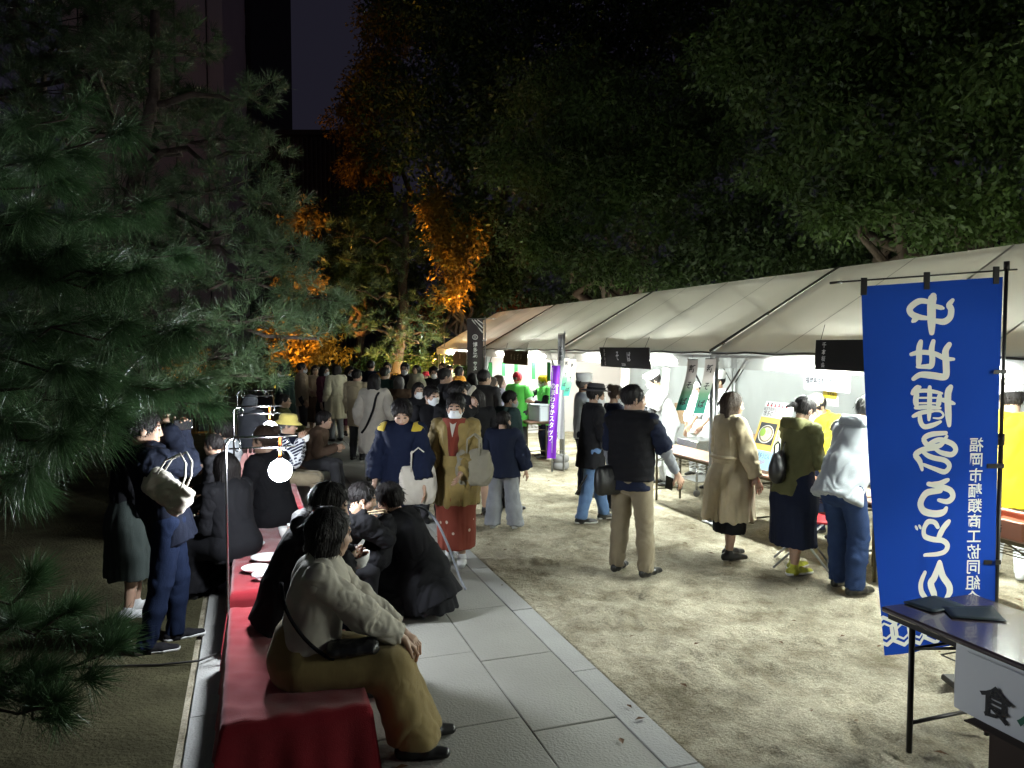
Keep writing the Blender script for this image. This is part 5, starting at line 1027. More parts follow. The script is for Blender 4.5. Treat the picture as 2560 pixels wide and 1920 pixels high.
# ------------------------------------------------------------------ people
def cm(name, col, **k): return cloth('cloth_'+name, col, **k)
BLACKC = cm('black', (.011, .011, .013)); NAVY = cm('navy', (.012, .016, .034)); NAVYB = cm('dark_blue', (.008, .012, .030)); BEIGE = cm('beige', (.46, .385, .25)); CREAM = cm('cream', (.52, .49, .36)); CREAM2 = cm('pale_cream', (.50, .46, .39))
OLIVE = cm('olive', (.10, .10, .045)); KHAKI = cm('khaki', (.21, .175, .115)); DENIM = cm('denim', (.09, .16, .30), var=.3); DDENIM = cm('dark_denim', (.022, .040, .10), var=.3); GREY = cm('grey', (.22, .23, .25)); LGREY = cm('light_grey', (.36, .39, .41)); CHAR = cm('charcoal', (.05, .05, .055)); WHITE = cm('white', (.74, .76, .78), var=.05)
GREEN = cm('bright_green', (.12, .62, .10), var=.08); LAV = cm('lavender', (.40, .36, .62)); YELLOW = cm('yellow', (.62, .46, .012), var=.06); MUST = cm('mustard', (.23, .165, .052), var=.6, rough=.6, vscale=7); RUST = cm('rust', (.17, .030, .016)); ORANGE = cm('orange', (.62, .26, .03)); TEAL = cm('dark_teal', (.035, .060, .058)); DGREEN = cm('dark_green', (.014, .030, .026)); BROWN = cm('brown', (.10, .065, .045)); LINEN = cm('linen', (.46, .43, .36), bump=.22, bscale=420); CORD = cm('corduroy', (.22, .165, .065), bump=.3, bscale=160, stretch=(6, 6, .6)); PINK = cm('pink', (.55, .28, .26)); PLUM = cm('plum', (.10, .03, .05)); LBLUE = cm('light_blue', (.30, .42, .55)); SHIRTG = cm('pale_shirt', (.50, .54, .60)); REDC = cm('red', (.42, .015, .03)); SHOEB = mat('black_shoe', (.012, .012, .012), .35, .2, spec=.5); SHOEW = mat('white_shoe', (.55, .56, .55), .6, .1); SHOEG = mat('grey_shoe', (.22, .22, .22), .6, .1); SHOEY = mat('yellow_black_shoe', (.35, .36, .03), .6, .95, 22)
SOLE = mat('white_sole', (.6, .6, .58), .6, .05)
RUSTDOT = bpy.data.materials.new('rust_dotted'); RUSTDOT.use_nodes = True; _n = RUSTDOT.node_tree.nodes; _l = RUSTDOT.node_tree.links; _t = _n.new('ShaderNodeTexCoord'); _v = _n.new('ShaderNodeTexVoronoi'); _v.inputs['Scale'].default_value = 8.5; _r = _n.new('ShaderNodeValToRGB'); _r.color_ramp.interpolation = 'CONSTANT'; _r.color_ramp.elements[0].color = (.55, .45, .36, 1); _r.color_ramp.elements[1].position = .13; _r.color_ramp.elements[1].color = (.19, .034, .017, 1)
_l.new(_t.outputs['Object'], _v.inputs[0]); _l.new(_v.outputs[0], _r.inputs[0]); _l.new(_r.outputs[0], _n['Principled BSDF'].inputs['Base Color']); _n['Principled BSDF'].inputs['Roughness'].default_value = .85
PLAID = bpy.data.materials.new('plaid_cloth'); PLAID.use_nodes = True; _n = PLAID.node_tree.nodes; _l = PLAID.node_tree.links; _t = _n.new('ShaderNodeTexCoord'); _b = _n.new('ShaderNodeTexBrick'); _b.offset = 0; _b.inputs['Scale'].default_value = 9; _b.inputs['Mortar Size'].default_value = .05; _b.inputs['Brick Width'].default_value = .32; _b.inputs['Row Height'].default_value = .3; _b.inputs['Color1'].default_value = _b.inputs['Color2'].default_value = (.012, .015, .04, 1); _b.inputs['Mortar'].default_value = (.6, .62, .66, 1); _m = _n.new('ShaderNodeMapping'); _m.inputs['Rotation'].default_value = (1.2, .5, .4)
_l.new(_t.outputs['Object'], _m.inputs[0]); _l.new(_m.outputs[0], _b.inputs[0]); _l.new(_b.outputs[0], _n['Principled BSDF'].inputs['Base Color']); _n['Principled BSDF'].inputs['Roughness'].default_value = .85

def inv(pos, face, H, w): return tuple((Rz(rad(face)) @ (np.array(w, float)-V3(pos[0], pos[1], 0)))/H)
TOP = lambda m, **k: ('top', m, k)
def TR_(m, **k): return ('trousers', m, k)
SIT = lambda H, y=.27, sp=.065: dict(pel=(0, 0, .495/H), feet=((-sp, y, 0), (sp, y, 0)))
HB, HBR, HG = HAIR_BLACK, HAIR_BROWN, HAIR_GREY
def held(pos, face, H, *ws): return tuple(inv(pos, face, H, w) for w in ws)
crowd = 'people crowding the far end of the path'; cooks = 'cooks and helpers in the tents'

# --- in front of the counters
p = G(1576, 1434); person('man in a black quilted vest and khaki trousers seen from behind, holding a phone', p, 42, 1.74, ('thin', HB), [TOP(GREY, t=.008, sleeve=1.93, hem=0., name='undershirt'), TOP(NAVY, t=.020, sleeve=.98, hem=.085, name='shirt', sl=1.15), TOP(BLACKC, t=.034, sleeve=0, hem=.035, name='vest', puffer=.006, collar=True), TR_(KHAKI, wide=.012, amp=.009)], SHOEB, hands=((-.15, .04, .47), (.19, .17, .475)), feet=((-.085, .0, 0), (.085, .015, 0)), head=(42, 4), bw=1.16)
w1 = WZ(1664, 1216, 6.9); o = obj('phone', MB().box((0, 0, 0), (.075, .012, .15), .004).vf(), mat('phone_glass', (.01, .01, .012), .15, .1), None, loc=P(0, 0)+V3(p[0]+.36, p[1]+.10, .80), rz=-.6); o.rotation_euler = (.5, .3, -.6); tag(o, 'black phone held by the man in the black quilted vest', 'phone')
p = G(1478, 1303); person('man in a grey fedora, black jacket and jeans carrying a camera', p, 78, 1.63, ('short', HB), [TOP(OLIVE, t=.012, sleeve=0, hem=.07, name='shirt'), TOP(BLACKC, t=.030, sleeve=1.95, hem=.14, flare=.02, name='jacket', collar=True, sl=1.15), TR_(DENIM, wide=.006, amp=.008)], SHOEB, hands=((-.05, .17, .565), (.06, .18, .575)), feet=((-.05, .11, 0), (.05, -.09, 0)), head=(8, 4), mask=True, hat=('fedora', CHAR, BLACKC), sole=SOLE, lean=4)
tc_ = WZ(1500, 1112, p[1]-.12); ca = empty('camera_on_monopod', tc_, -.9, 'black camera on a folded tripod carried by the man in the fedora', 'camera'); MB().box((0, 0, 0), (.13, .07, .09), .01).build('camera_body', BLACK_LEATHER, ca); MB().tube([(0, .03, 0), (0, .12, 0)], [.034, .038], 12).build('lens', BLACK_LEATHER, ca, True)
for k, e in enumerate(((-.10, -.20), (-.16, -.10), (-.06, -.12))): MB().tube([(0, 0, -.05), (e[0]*.5, e[1]*.5, -.28), (e[0]*1.3, e[1]*1.3, -.56)], [.013, .012, .008], 6).build('leg', BLACK_LEATHER, ca, True)
person('woman in a navy top with her hair in a bun, behind the fedora man', W(1537, 9.3), 72, 1.60, ('bun', HBR), [TOP(NAVY, t=.022, sleeve=1.2, hem=.08), TR_(CHAR)], SHOEW, hands=((-.08, .16, .6), (.10, .16, .6)), head=(10, 12), mask=True, fem=True)
p = G(1822, 1394); person('woman with a brown bob in a long beige trench coat facing the udon counter', p, 72, 1.64, ('bob', HBR), [('skirt', BLACKC, dict(top=.05, hem=.155, w0=.09, w1=.095, amp=.006)), TOP(BEIGE, t=.030, sleeve=1.96, hem=.04, name='coat', collar=True, sl=1.18, amp=.009), ('skirt', BEIGE, dict(top=.055, hem=.235, w0=.10, w1=.155, d1=.15, amp=.030, t=.014, name='coat_skirt')), ('strap', BEIGE, dict(pts=[(-.108, 0, .075), (-.06, -.088, .072), (.06, -.088, .072), (.108, 0, .075), (.06, .092, .072), (-.06, .092, .072), (-.108, 0, .075)], r=.019, name='belt'))], SHOEB, hands=((-.16, .04, .46), (.165, .08, .44)), feet=((-.045, .03, 0), (.045, -.03, 0)), head=(12, 4), fem=True)
p = G(1980, 1430); person('woman with a low ponytail in an olive parka and long dark skirt', p, 66, 1.64, ('pony', HB), [TOP(OLIVE, t=.024, sleeve=1.9, hem=.10, flare=.015, name='parka', hood=True, sl=1.2, amp=.012), ('skirt', NAVY, dict(top=.05, hem=.155, w0=.10, w1=.125, amp=.014))], SHOEY, hands=((-.03, .20, .60), (.05, .21, .60)), feet=((-.04, .05, 0), (.045, -.03, 0)), head=(5, 18), mask=True, glasses=True, fem=True, lean=9, sole=SOLE)
p = G(2114, 1474); person('man in a light grey hoodie and jeans bending over the counter', p, 62, 1.74, ('short', HG), [TOP(LGREY, t=.028, sleeve=1.9, hem=.09, flare=.012, name='hoodie', hood=True, sl=1.3, amp=.012), TR_(DDENIM, wide=.016, amp=.010)], SHOEB, hands=((-.08, .32, .50), (.06, .33, .50)), feet=((-.06, .02, 0), (.07, -.03, 0)), head=(10, 22), bw=1.1, lean=27, pel=(0, -.04, .525))
p = G(1258, 1320); person('girl with two pigtails in a navy jacket and wide grey trousers seen from behind', p, 12, 1.33, ('twin', HB), [TOP(NAVY, t=.045, sleeve=1.95, hem=.09, flare=.02, name='jacket', sl=1.35, amp=.010), TR_(GREY, wide=.035, amp=.010, t=.018)], SHOEW, hands=((-.19, .02, .44), (.20, .04, .44)), feet=((-.09, .0, 0), (.10, .01, 0)), head=(20, 4), bw=1.05, fem=True)
person('boy in a dark teal jacket and grey mask standing behind the pigtailed girl', W(1272, 9.5), 60, 1.52, ('short', HB), [TOP(TEAL, t=.035, sleeve=1.9, hem=.10, name='jacket', hood=True), TR_(CHAR)], SHOEB, head=(20, 5), mask=cm('mask_grey', (.30, .33, .33)))
# --- walking towards the camera
p = G(1140, 1404); pk = p; person('woman in a mustard haori over a rust red kimono walking towards the camera', p, 186, 1.62, ('updo', HB), [TOP(RUST, t=.020, sleeve=0, hem=.02, name='kimono', amp=.004), ('skirt', RUSTDOT, dict(top=.08, hem=.085, w0=.095, w1=.100, d1=.095, amp=.010, name='kimono_skirt')), TOP(MUST, t=.032, sleeve=1.5, hem=.05, flare=.02, name='haori', sl=1.4, amp=.012), ('skirt', MUST, dict(top=.03, hem=.345, w0=.105, w1=.128, d1=.105, amp=.022, name='haori_skirt')), ('drop', MUST, dict(L=.13))], SHOEW, hands=((-.06, .17, .55), (.13, .15, .55)), feet=((-.04, .025, 0), (.045, -.03, 0)), head=(-4, 4), mask=True, fem=True)
KX = bpy.context.scene.objects
def front_panel(root, pts, m, name):                        # overlapping kimono collar at the chest
    return obj(name, pts, m, root, True)
pr_ = [o_ for o_ in COL.objects if o_.type == 'EMPTY' and o_.get('label', '').startswith('woman in a mustard')][0]
def lapel(sgn): return grid_vf(lambda u, v: V3(sgn*(.015+.055*u+.05*(1-v)*.0)+sgn*-.05*(1-v)*(1), .135-.07*u*u+.03*sin(v*2.2)-.02*v, .985+.40*v-.0*u), 4, 8)
obj('collar', grid_vf(lambda u, v: V3((u-.5)*(.07+.15*v), .186-.30*(u-.5)**2*(1-.3*v)-.070*v**2.2, .97+.40*v), 8, 10), RUST, pr_, True)
obj('inner_collar', grid_vf(lambda u, v: V3((u-.5)*.075*v+.0, .166-.062*v**2, 1.20+.165*v), 4, 6), CREAM2, pr_, True)
obj('obi', grid_vf(lambda u, v: V3((u-.5)*.20, .188-.22*(u-.5)**2, .93+.10*v), 8, 3), MUST, pr_, True)
p = W(1003, 7.0); person('woman in a loose dark blue top with a cream tote looking down as she walks', p, 190, 1.60, ('messy', HB), [TOP(NAVYB, t=.036, sleeve=1.8, hem=.16, flare=.03, sl=1.5, amp=.012), *[('top', cm('ochre', (.45, .33, .03)), dict(t=.044, sleeve=0, hem=-.262, name='shoulder_patch', amp=.002, cut=lambda x, q=q: [(x['T'](q*.080, 0, 0), -q*x['rx'])])) for q in (-1, 1)], TR_(LBLUE)], SHOEW, hands=((-.16, .09, .47), (.16, .03, .46)), head=(-18, 26), fem=True)
person('tall person in black with a hand raised to the face, behind the kimono woman', W(1141, 8.5), 160, 1.68, ('messy', HB), [TOP(BLACKC, t=.028, sleeve=1.9, hem=.1, name='jacket', collar=True), TR_(BLACKC)], SHOEB, hands=((-.05, .10, .86), (.15, .03, .46)), head=(-50, 2))
person('person in a black coat with a pale scarf hanging from the head', W(1192, 9.2), 172, 1.55, ('long', HB), [TOP(BLACKC, t=.036, sleeve=1.95, hem=.12, name='coat'), ('skirt', BLACKC, dict(hem=.3, w1=.12)), ('strap', CREAM2, dict(pts=[(.02, .02, .47), (.075, .06, .40), (.085, .10, .30), (.07, .115, .15), (.06, .11, .02)], r=.030, name='scarf'))], SHOEB, head=(40, 5), mask=True, fem=True)
person('young man in black with a white mask left of the kimono woman', W(1077, 8.9), 150, 1.62, ('short', HB), [TOP(BLACKC, t=.026, sleeve=1.9, hem=.08, name='jacket'), TR_(CHAR)], SHOEB, hands=((-.1, .14, .6), (.12, .14, .6)), head=(-10, 3), mask=True)
person('man in a dark grey jacket seen from behind in front of the tall black banner', W(1209, 11.2), 20, 1.73, ('short', HB), [TOP(CHAR, t=.030, sleeve=1.95, hem=.1, name='jacket', collar=True), TR_(BLACKC)], SHOEB, head=(30, 0))
person('woman in a lavender top and white mask queueing at the sweets stall', W(1229, 12.2), 80, 1.58, ('long', HBR), [TOP(LAV, t=.024, sleeve=1.9, hem=.1), ('skirt', LAV, dict(hem=.2, w1=.12))], SHOEW, hands=((-.05, .14, .6), (.05, .15, .6)), mask=True, fem=True)
person('person in grey lavender with a cap-like short cut, right of the lavender woman', W(1247, 12.7), 85, 1.59, ('bob', HBR), [TOP(cm('grey_lavender', (.22, .21, .27)), t=.024, sleeve=1.9, hem=.1), TR_(CHAR)], SHOEB, mask=cm('mask_pink', (.6, .45, .42)), fem=True)
person('helper in a bright green happi coat and red bandana seen from behind', W(1294, 13.9), 25, 1.60, ('lowbun', HBR), [TOP(WHITE, t=.012, sleeve=1.3, name='shirt'), TOP(GREEN, t=.030, sleeve=.7, hem=.17, flare=.02, name='happi_coat', sl=1.4), TR_(CHAR)], SHOEB, hands=((-.1, .14, .55), (.19, .12, .54)), hat=('bandana', REDC), fem=True, group=cooks)
person('helper in a green happi coat and yellow bandana facing left over the pot', W(1362, 13.9), 262, 1.56, ('short', HB), [TOP(BLACKC, t=.012, sleeve=1.85, name='shirt'), TOP(GREEN, t=.028, sleeve=.4, hem=.15, name='happi_coat', sl=1.4), TR_(NAVY)], SHOEB, hands=((-.08, .16, .66), (.10, .25, .80)), head=(0, 16), mask=True, hat=('bandana', YELLOW), fem=True, group=cooks)
# --- cooks
person('cook in a pale blue shirt and tall white hat behind the fedora man', W(1460, 10.3), 80, 1.68, ('short', HG), [TOP(SHIRTG, t=.022, sleeve=.95, hem=.06, sl=1.25), TR_(NAVY)], SHOEB, hands=((-.12, .12, .5), (.13, .13, .5)), hat=('chef', WHITE), glasses=True, group=cooks)
person('cook all in white with a soft cap bending over the soba counter', W(1672, 11.2), 262, 1.74, ('short', HB), [TOP(WHITE, t=.026, sleeve=.9, hem=.06, sl=1.3, name='jacket'), TOP(CHAR, t=.006, sleeve=1.7, hem=-.1, name='arm_cover'), TR_(WHITE, wide=.014), ('apron', WHITE, dict(hem=.2))], SHOEB, hands=((-.05, .26, .50), (.08, .26, .50)), head=(0, 22), lean=20, mask=True, hat=('beret', WHITE), group=cooks, bw=1.05)
person('cook in white partly hidden by the right long green-ended flag', W(1795, 10.8), 250, 1.70, ('short', HB), [TOP(WHITE, t=.030, sleeve=1.5, hem=.08, name='jacket', sl=1.3), TR_(WHITE), ('apron', WHITE, {})], SHOEB, hands=((-.07, .22, .52), (.08, .22, .52)), mask=True, hat=('chef', WHITE), bw=1.15, group=cooks)
person('short cook in a white cap seen between the two long green-ended flags', W(1747, 12.0), 230, 1.50, ('short', HB), [TOP(WHITE, t=.026, sleeve=1.5, hem=.08, name='jacket'), TR_(WHITE)], SHOEB, mask=True, hat=('beret', WHITE), group=cooks)
person('cook in a bright yellow jacket leaning in between the two customers at the counter', W(2078, 8.2), 240, 1.60, ('short', HB), [TOP(CHAR, t=.012, sleeve=0, hem=.05, name='shirt'), TOP(YELLOW, t=.036, sleeve=1.9, hem=.12, name='jacket', collar=True, sl=1.3), TR_(NAVY)], SHOEB, hands=((-.06, .24, .52), (.08, .24, .52)), head=(10, 30), lean=18, mask=cm('mask_cream', (.7, .62, .42)), hat=('cap', cm('cap_tan', (.65, .56, .36))), group=cooks)
person('helper in a yellow jacket and clear white cap right of the banner pole', W(2535, 6.7), 40, 1.74, ('short', HB), [TOP(YELLOW, t=.040, sleeve=1.9, hem=.16, flare=.03, name='jacket', sl=1.4, amp=.012), TR_(WHITE)], SHOEW, hands=((-.12, .18, .55), (.14, .18, .55)), head=(-30, 10), hat=('beret', WHITE), bw=1.1, group=cooks)
person('cook in a yellow jacket standing behind the blue banner', W(2420, 8.2), 215, 1.58, ('short', HB), [TOP(YELLOW, t=.034, sleeve=1.9, hem=.12, name='jacket', sl=1.3), TR_(NAVY)], SHOEB, hands=((-.06, .22, .52), (.08, .22, .52)), head=(0, 20), mask=True, hat=('chef', WHITE), group=cooks)

# --- seated and crouching by the benches
H = 1.70; p = P(3.86, .24); person('woman in a beige linen blouse and olive skirt sitting on the nearest red bench', p, 80, H, ('short', HB, dict(nape=-.075)) if False else ('bob', HB, dict(low=-.088)), [TOP(LINEN, t=.026, sleeve=1.93, hem=.035, flare=.010, name='blouse', collar=False, sl=1.2, amp=.009, sx=6, sz=4.5), ('lapskirt', CORD, dict(hem=.055, w=.125, amp=.011, t=.010)), ('strap', BLACKC, dict(pts=[(.03, -.105, .22), (.088, -.075, .165), (.112, -.01, .10), (.106, .07, .05), (.075, .15, .03)], r=.009))], SHOEB, pel=(0, 0, .50/H), feet=((-.05, .33, 0), (.06, .30, 0)), hands=((-.02, .275, .352), (.02, .285, .335)), palms=((0, -.3, -1), (0, -.3, -1)), head=(-22, 10), lean=11, fem=True, curl=(.5, .6), poles=((-.5, -.6, -.5), (.5, -.6, -.5)))
pouch = MB(); bv = sdf_mesh([E(V3(-.09, 0, 0), V3(.09, 0, 0), V3(0, 1, 0), .07, .035, .07, .035, .02)], .009, (), folds(.006, 14, 14)); o = obj('handbag', (bv[0]-V3(0, 0, bv[0][:, 2].min()), bv[1]), BLACK_LEATHER, None, True, loc=p+V3(.26, -.12, .565), rz=.2); tag(o, 'small black bag in the lap of the woman in the linen blouse', 'handbag')
H = 1.78; p = P(4.62, .17); wb = WZ(903, 1402, 4.58); person('man in a black jacket hunched over his bowl behind the woman in the linen blouse', p, 78, H, ('short', HB, dict(nape=-.075)), [TOP(BLACKC, t=.045, sleeve=1.93, hem=.06, name='jacket', hood=True, sl=1.3, amp=.010, back=1.), TR_(NAVY, wide=.01)], SHOEB, pel=(0, 0, .50/H), feet=((-.07, .30, 0), (.08, .27, 0)), hands=held(p, 78, H, wb+V3(-.10, .07, -.0), wb+V3(-.10, -.07, -.0)), palms=((1, .2, .3), (-1, .2, .3)), head=(4, 16), lean=24, curl=(.5, .5))
bowl(wb+V3(0, 0, -.035), .075, .075, 'white noodle bowl held by the hunched man in the black jacket', fill=SOUP, tilt=(.1, -.25))
H = 1.55; p = P(5.58, .46); wb = WZ(900, 1312, 5.4); person('person eating with chopsticks bent low over a dark bowl', p, 76, H, ('short', HB), [TOP(BLACKC, t=.030, sleeve=1.9, hem=.05, name='jacket'), TR_(BLACKC)], SHOEB, pel=(0, -.02, .47/H), feet=((-.07, .22, 0), (.07, .20, 0)), hands=held(p, 76, H, wb+V3(-.06, .08, -.01), wb+V3(.03, -.05, .07)), palms=((1, .2, .3), (-1, .2, 0)), head=(0, 12), lean=38, curl=(.6, .9), poles=((-.1, -.2, -1), (.1, -.2, -1)))
LACQ = mat('black_lacquer', (.012, .008, .008), .12, .1, spec=.7); bowl(wb+V3(-.01, .02, -.04), .075, .07, 'dark lacquer bowl of the person eating with chopsticks', LACQ, fill=SOUP)
cs = empty('chopsticks', wb+V3(.03, -.05, .09), 0, 'pale chopsticks held over the dark lacquer bowl', 'chopsticks')
for dz in (0, .012): MB().tube([(-.05, 0, -.01+dz), (.15, -.02, .015+dz*1.6)], [.0035, .0025], 5).build('chopstick', mat('pale_bamboo', (.55, .42, .25), .6, .1), cs)
H = 1.62; p = G(1040, 1530); wb = WZ(948, 1308, 5.75); person('person in a long black coat crouching on the path with the back turned', p, 292, H, ('messy', HB), [TOP(BLACKC, t=.045, sleeve=1.92, hem=.16, flare=.03, name='coat', sl=1.3, amp=.010, back=1.), ('lapskirt', BLACKC, dict(hem=.035, w=.14, amp=.016, t=.04, name='coat_skirt')), ('skirt', BLACKC, dict(top=.10, hem=.035, w0=.11, w1=.125, d1=.13, amp=.018, t=.02, off=(0, -.04), name='coat_back')), ('strap', cm('grey_strap', (.16, .17, .19)), dict(pts=[(.09, .05, .29), (.10, -.06, .29), (.06, -.145, .20), (.02, -.17, .05), (-.02, -.175, -.09), (-.04, -.185, -.16)], r=.010))], SHOEB, pel=(0, -.04, .20), feet=((-.08, .06, 0), (.09, -.02, 0)), hands=held(p, 292, H, wb+V3(.06, -.07, 0), wb+V3(.05, .07, 0)), palms=((1, .2, .3), (-1, .2, .3)), head=(0, 16), lean=30, curl=(.5, .5), poles=((-.1, -.2, -1), (.1, -.2, -1)))
bowl(wb+V3(0, 0, -.04), .07, .06, 'white bowl in front of the crouching person in the long black coat', fill=SOUP)
def softbag(loc, rz, w, d, h, m, label, handles=0, cat='bag', name='bag', tilt=0., slump=.008, hm=None):
    root = empty(name, loc, rz, label, cat); root.rotation_euler = (0, tilt, rz); v, f = sdf_mesh([E((-w*.36, 0, h*.42), (w*.36, 0, h*.42), UP, h*.42, d*.5, h*.42, d*.5, .02), E((-w*.42, 0, h*.8), (w*.42, 0, h*.8), UP, h*.2, d*.25, h*.2, d*.25, .04)], max(.008, np.linalg.norm(loc[:2])*.0016), [((0, 0, 0), -UP)], folds(slump, 9, 7, w)); obj('body', (v, f), m, root, True)
    for s in ((-1, 1) if handles else ()): MB().tube([(-w*.22, s*d*.28, h*.85), (-w*.20, s*d*.26, h+handles*.7), (0, s*d*.2, h+handles), (w*.20, s*d*.26, h+handles*.7), (w*.22, s*d*.28, h*.85)], .008, 6).build('handle', hm or m, root, True)
    return root
softbag(G(1012, 1530), .3, .34, .18, .24, cm('grey_bag', (.10, .105, .115)), 'grey handbag on the paving beside the crouching person', .16)
softbag(WZ(1522, 1238, 6.75), .4, .24, .12, .26, BLACK_LEATHER, 'black shoulder bag at the hip of the man in the quilted vest', 0, slump=.004)
softbag(WZ(1952, 1205, 6.85), .9, .30, .15, .28, BLACK_LEATHER, 'black bag on the back of the woman in the olive parka', .08, slump=.005)
softbag(WZ(1046, 1262, 6.85), .2, .30, .12, .36, CREAM2, 'cream tote carried by the woman in the loose dark blue top', .16, name='tote_bag')
softbag(WZ(1186, 1215, 7.0), -.2, .28, .15, .34, cm('greige_bag', (.24, .22, .16)), 'drooping grey beige bag on the arm of the kimono woman', .14, name='tote_bag', slump=.012)
# --- along the left side
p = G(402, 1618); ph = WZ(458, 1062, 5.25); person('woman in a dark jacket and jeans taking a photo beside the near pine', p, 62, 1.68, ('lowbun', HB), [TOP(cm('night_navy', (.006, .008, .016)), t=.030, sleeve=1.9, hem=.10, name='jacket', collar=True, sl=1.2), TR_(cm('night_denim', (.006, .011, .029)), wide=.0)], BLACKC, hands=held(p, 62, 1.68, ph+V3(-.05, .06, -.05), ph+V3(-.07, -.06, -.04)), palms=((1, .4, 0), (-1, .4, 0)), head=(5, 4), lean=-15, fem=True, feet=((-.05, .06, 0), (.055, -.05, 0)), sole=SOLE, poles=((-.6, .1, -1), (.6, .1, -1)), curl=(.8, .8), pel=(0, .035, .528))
o = obj('phone', MB().box((0, 0, 0), (.012, .15, .075), .004).vf(), MATS['phone_glass'], None, loc=ph, rz=-.5); tag(o, 'phone raised by the woman in the dark jacket beside the pine', 'phone')
tb_ = empty('tote_bag', WZ(415, 1225, 4.93), -.25, 'white tote hanging beside the woman who takes a photo', 'bag'); tb_.scale = (.82, .82, .82); tb_.rotation_euler = (0, .55, -.2); tv, tf = sdf_mesh([E((-.17, 0, -.02), (.17, 0, .0), UP, .11, .045, .13, .05, .02), E((-.2, 0, .06), (.2, 0, .07), UP, .06, .03, .06, .03, .03)], .010, [((0, 0, .12), UP)], folds(.012, 8, 8, 2.)); obj('body', (tv, tf), CREAM2, tb_, True)
for yy in (-.04, .04): MB().tube([(-.11, yy, .09), (-.10, yy, .22), (-.02, yy, .34), (.06, yy, .30), (.11, yy, .20), (.12, yy, .09)], .008, 6).build('handle', CREAM2, tb_, True)
p = W(318, 5.75); person('person in a grey skirt and white shoes standing behind the photographer', p, 55, 1.58, ('bob', HB), [TOP(BLACKC, t=.030, sleeve=1.9, hem=.1, name='jacket'), ('skirt', cm('grey_green', (.04, .05, .046)), dict(hem=.20, w1=.15))], SHOEW, fem=True, feet=((-.06, .02, 0), (.06, -.03, 0)), lean=2)
def seat(label, s, t, face, H, hair, wear, **k): return person(label, P(s, t), face, H, hair, wear, SHOEB, **{**SIT(H), **k})
seat('person in black with a hair bun sitting just in front of the second globe lamp', 7.34, .20, 285, 1.84, ('bun', HBR), [TOP(BLACKC, t=.04, sleeve=1.9, hem=.08, name='coat'), ('lapskirt', BLACKC, {})], lean=8, hands=((-.05, .24, .38), (.05, .24, .38)))
seat('dark haired person sitting with folded arms in the shadow at the left of the benches', 6.35, -.12, 300, 1.6, ('long', HB), [TOP(BLACKC, t=.034, sleeve=1.9, hem=.08, name='coat'), ('lapskirt', BLACKC, {})], lean=12, hands=((-.05, .22, .40), (.05, .2, .42)), fem=True)
H = 1.62; p = P(9.5, .36); wb = WZ(762, 1092, p[1]-.05); person('man in a yellow bucket hat and plaid sleeves raising a bowl to his mouth', p, 82, H, ('short', HG), [TOP(PLAID, t=.020, sleeve=1.85, hem=.03, name='shirt', sl=1.2), TOP(NAVY, t=.030, sleeve=0, hem=.05, name='vest'), TR_(KHAKI)], SHOEB, **SIT(H), hands=held(p, 82, H, wb+V3(-.05, .06, -.05), wb+V3(-.04, -.07, -.05)), palms=((1, .2, .3), (-1, .2, .3)), head=(4, 6), lean=6, glasses=True, hat=('bucket', cm('hat_yellow', (.60, .50, .14))), poles=((-.4, -.2, -1), (.4, -.2, -1)))
bowl(wb+V3(.02, 0, -.06), .07, .065, 'pale bowl raised by the man in the yellow bucket hat', tilt=(0, -.5))
softbag(P(9.05, .05, .42), -.2, .30, .18, .42, PINK, 'pink backpack leaning on the third red bench', .07, name='backpack')
seat('person in a pale grey vest sitting left of the yellow hat, face to the left', 9.2, -.12, 268, 1.62, ('messy', HB), [TOP(BROWN, t=.02, sleeve=1.9, hem=.04), TOP(LGREY, t=.034, sleeve=0, hem=.05, name='vest')], lean=20, hands=((-.05, .24, .40), (.05, .24, .40)))
seat('person with dark hair bent over beyond the yellow hat', 10.6, .72, 88, 1.58, ('messy', HB), [TOP(BROWN, t=.03, sleeve=1.9, hem=.06), TR_(CHAR)], lean=26, hands=((-.05, .24, .42), (.05, .24, .42)))
p = P(13.3, .35); seat('seated man with glasses in profile beyond the yellow hat', 13.3, .5, 84, 1.66, ('short', HB), [TOP(OLIVE, t=.024, sleeve=1.9, hem=.06), TR_(CHAR)], glasses=True, lean=4, hands=((-.05, .24, .38), (.05, .24, .38)))
seat('person in a blue grey hood sitting at the dark far end of the benches', 12.9, .0, 30, 1.66, ('short', HB), [TOP(cm('blue_grey', (.26, .28, .34)), t=.05, sleeve=1.9, hem=.06, name='coat', sl=1.3), TR_(CHAR)], hat=('hood', cm('blue_grey', (.26, .28, .34))), lean=2, hands=((-.05, .24, .38), (.05, .24, .38)))
seat('person sitting low in the dark left of the second lamp', 8.3, -.2, 275, 1.5, ('short', HB), [TOP(BLACKC, t=.03, sleeve=1.9, hem=.06), TR_(BLACKC)], lean=20, hands=((-.05, .24, .38), (.05, .24, .38)))
# --- the crowd at the end of the path

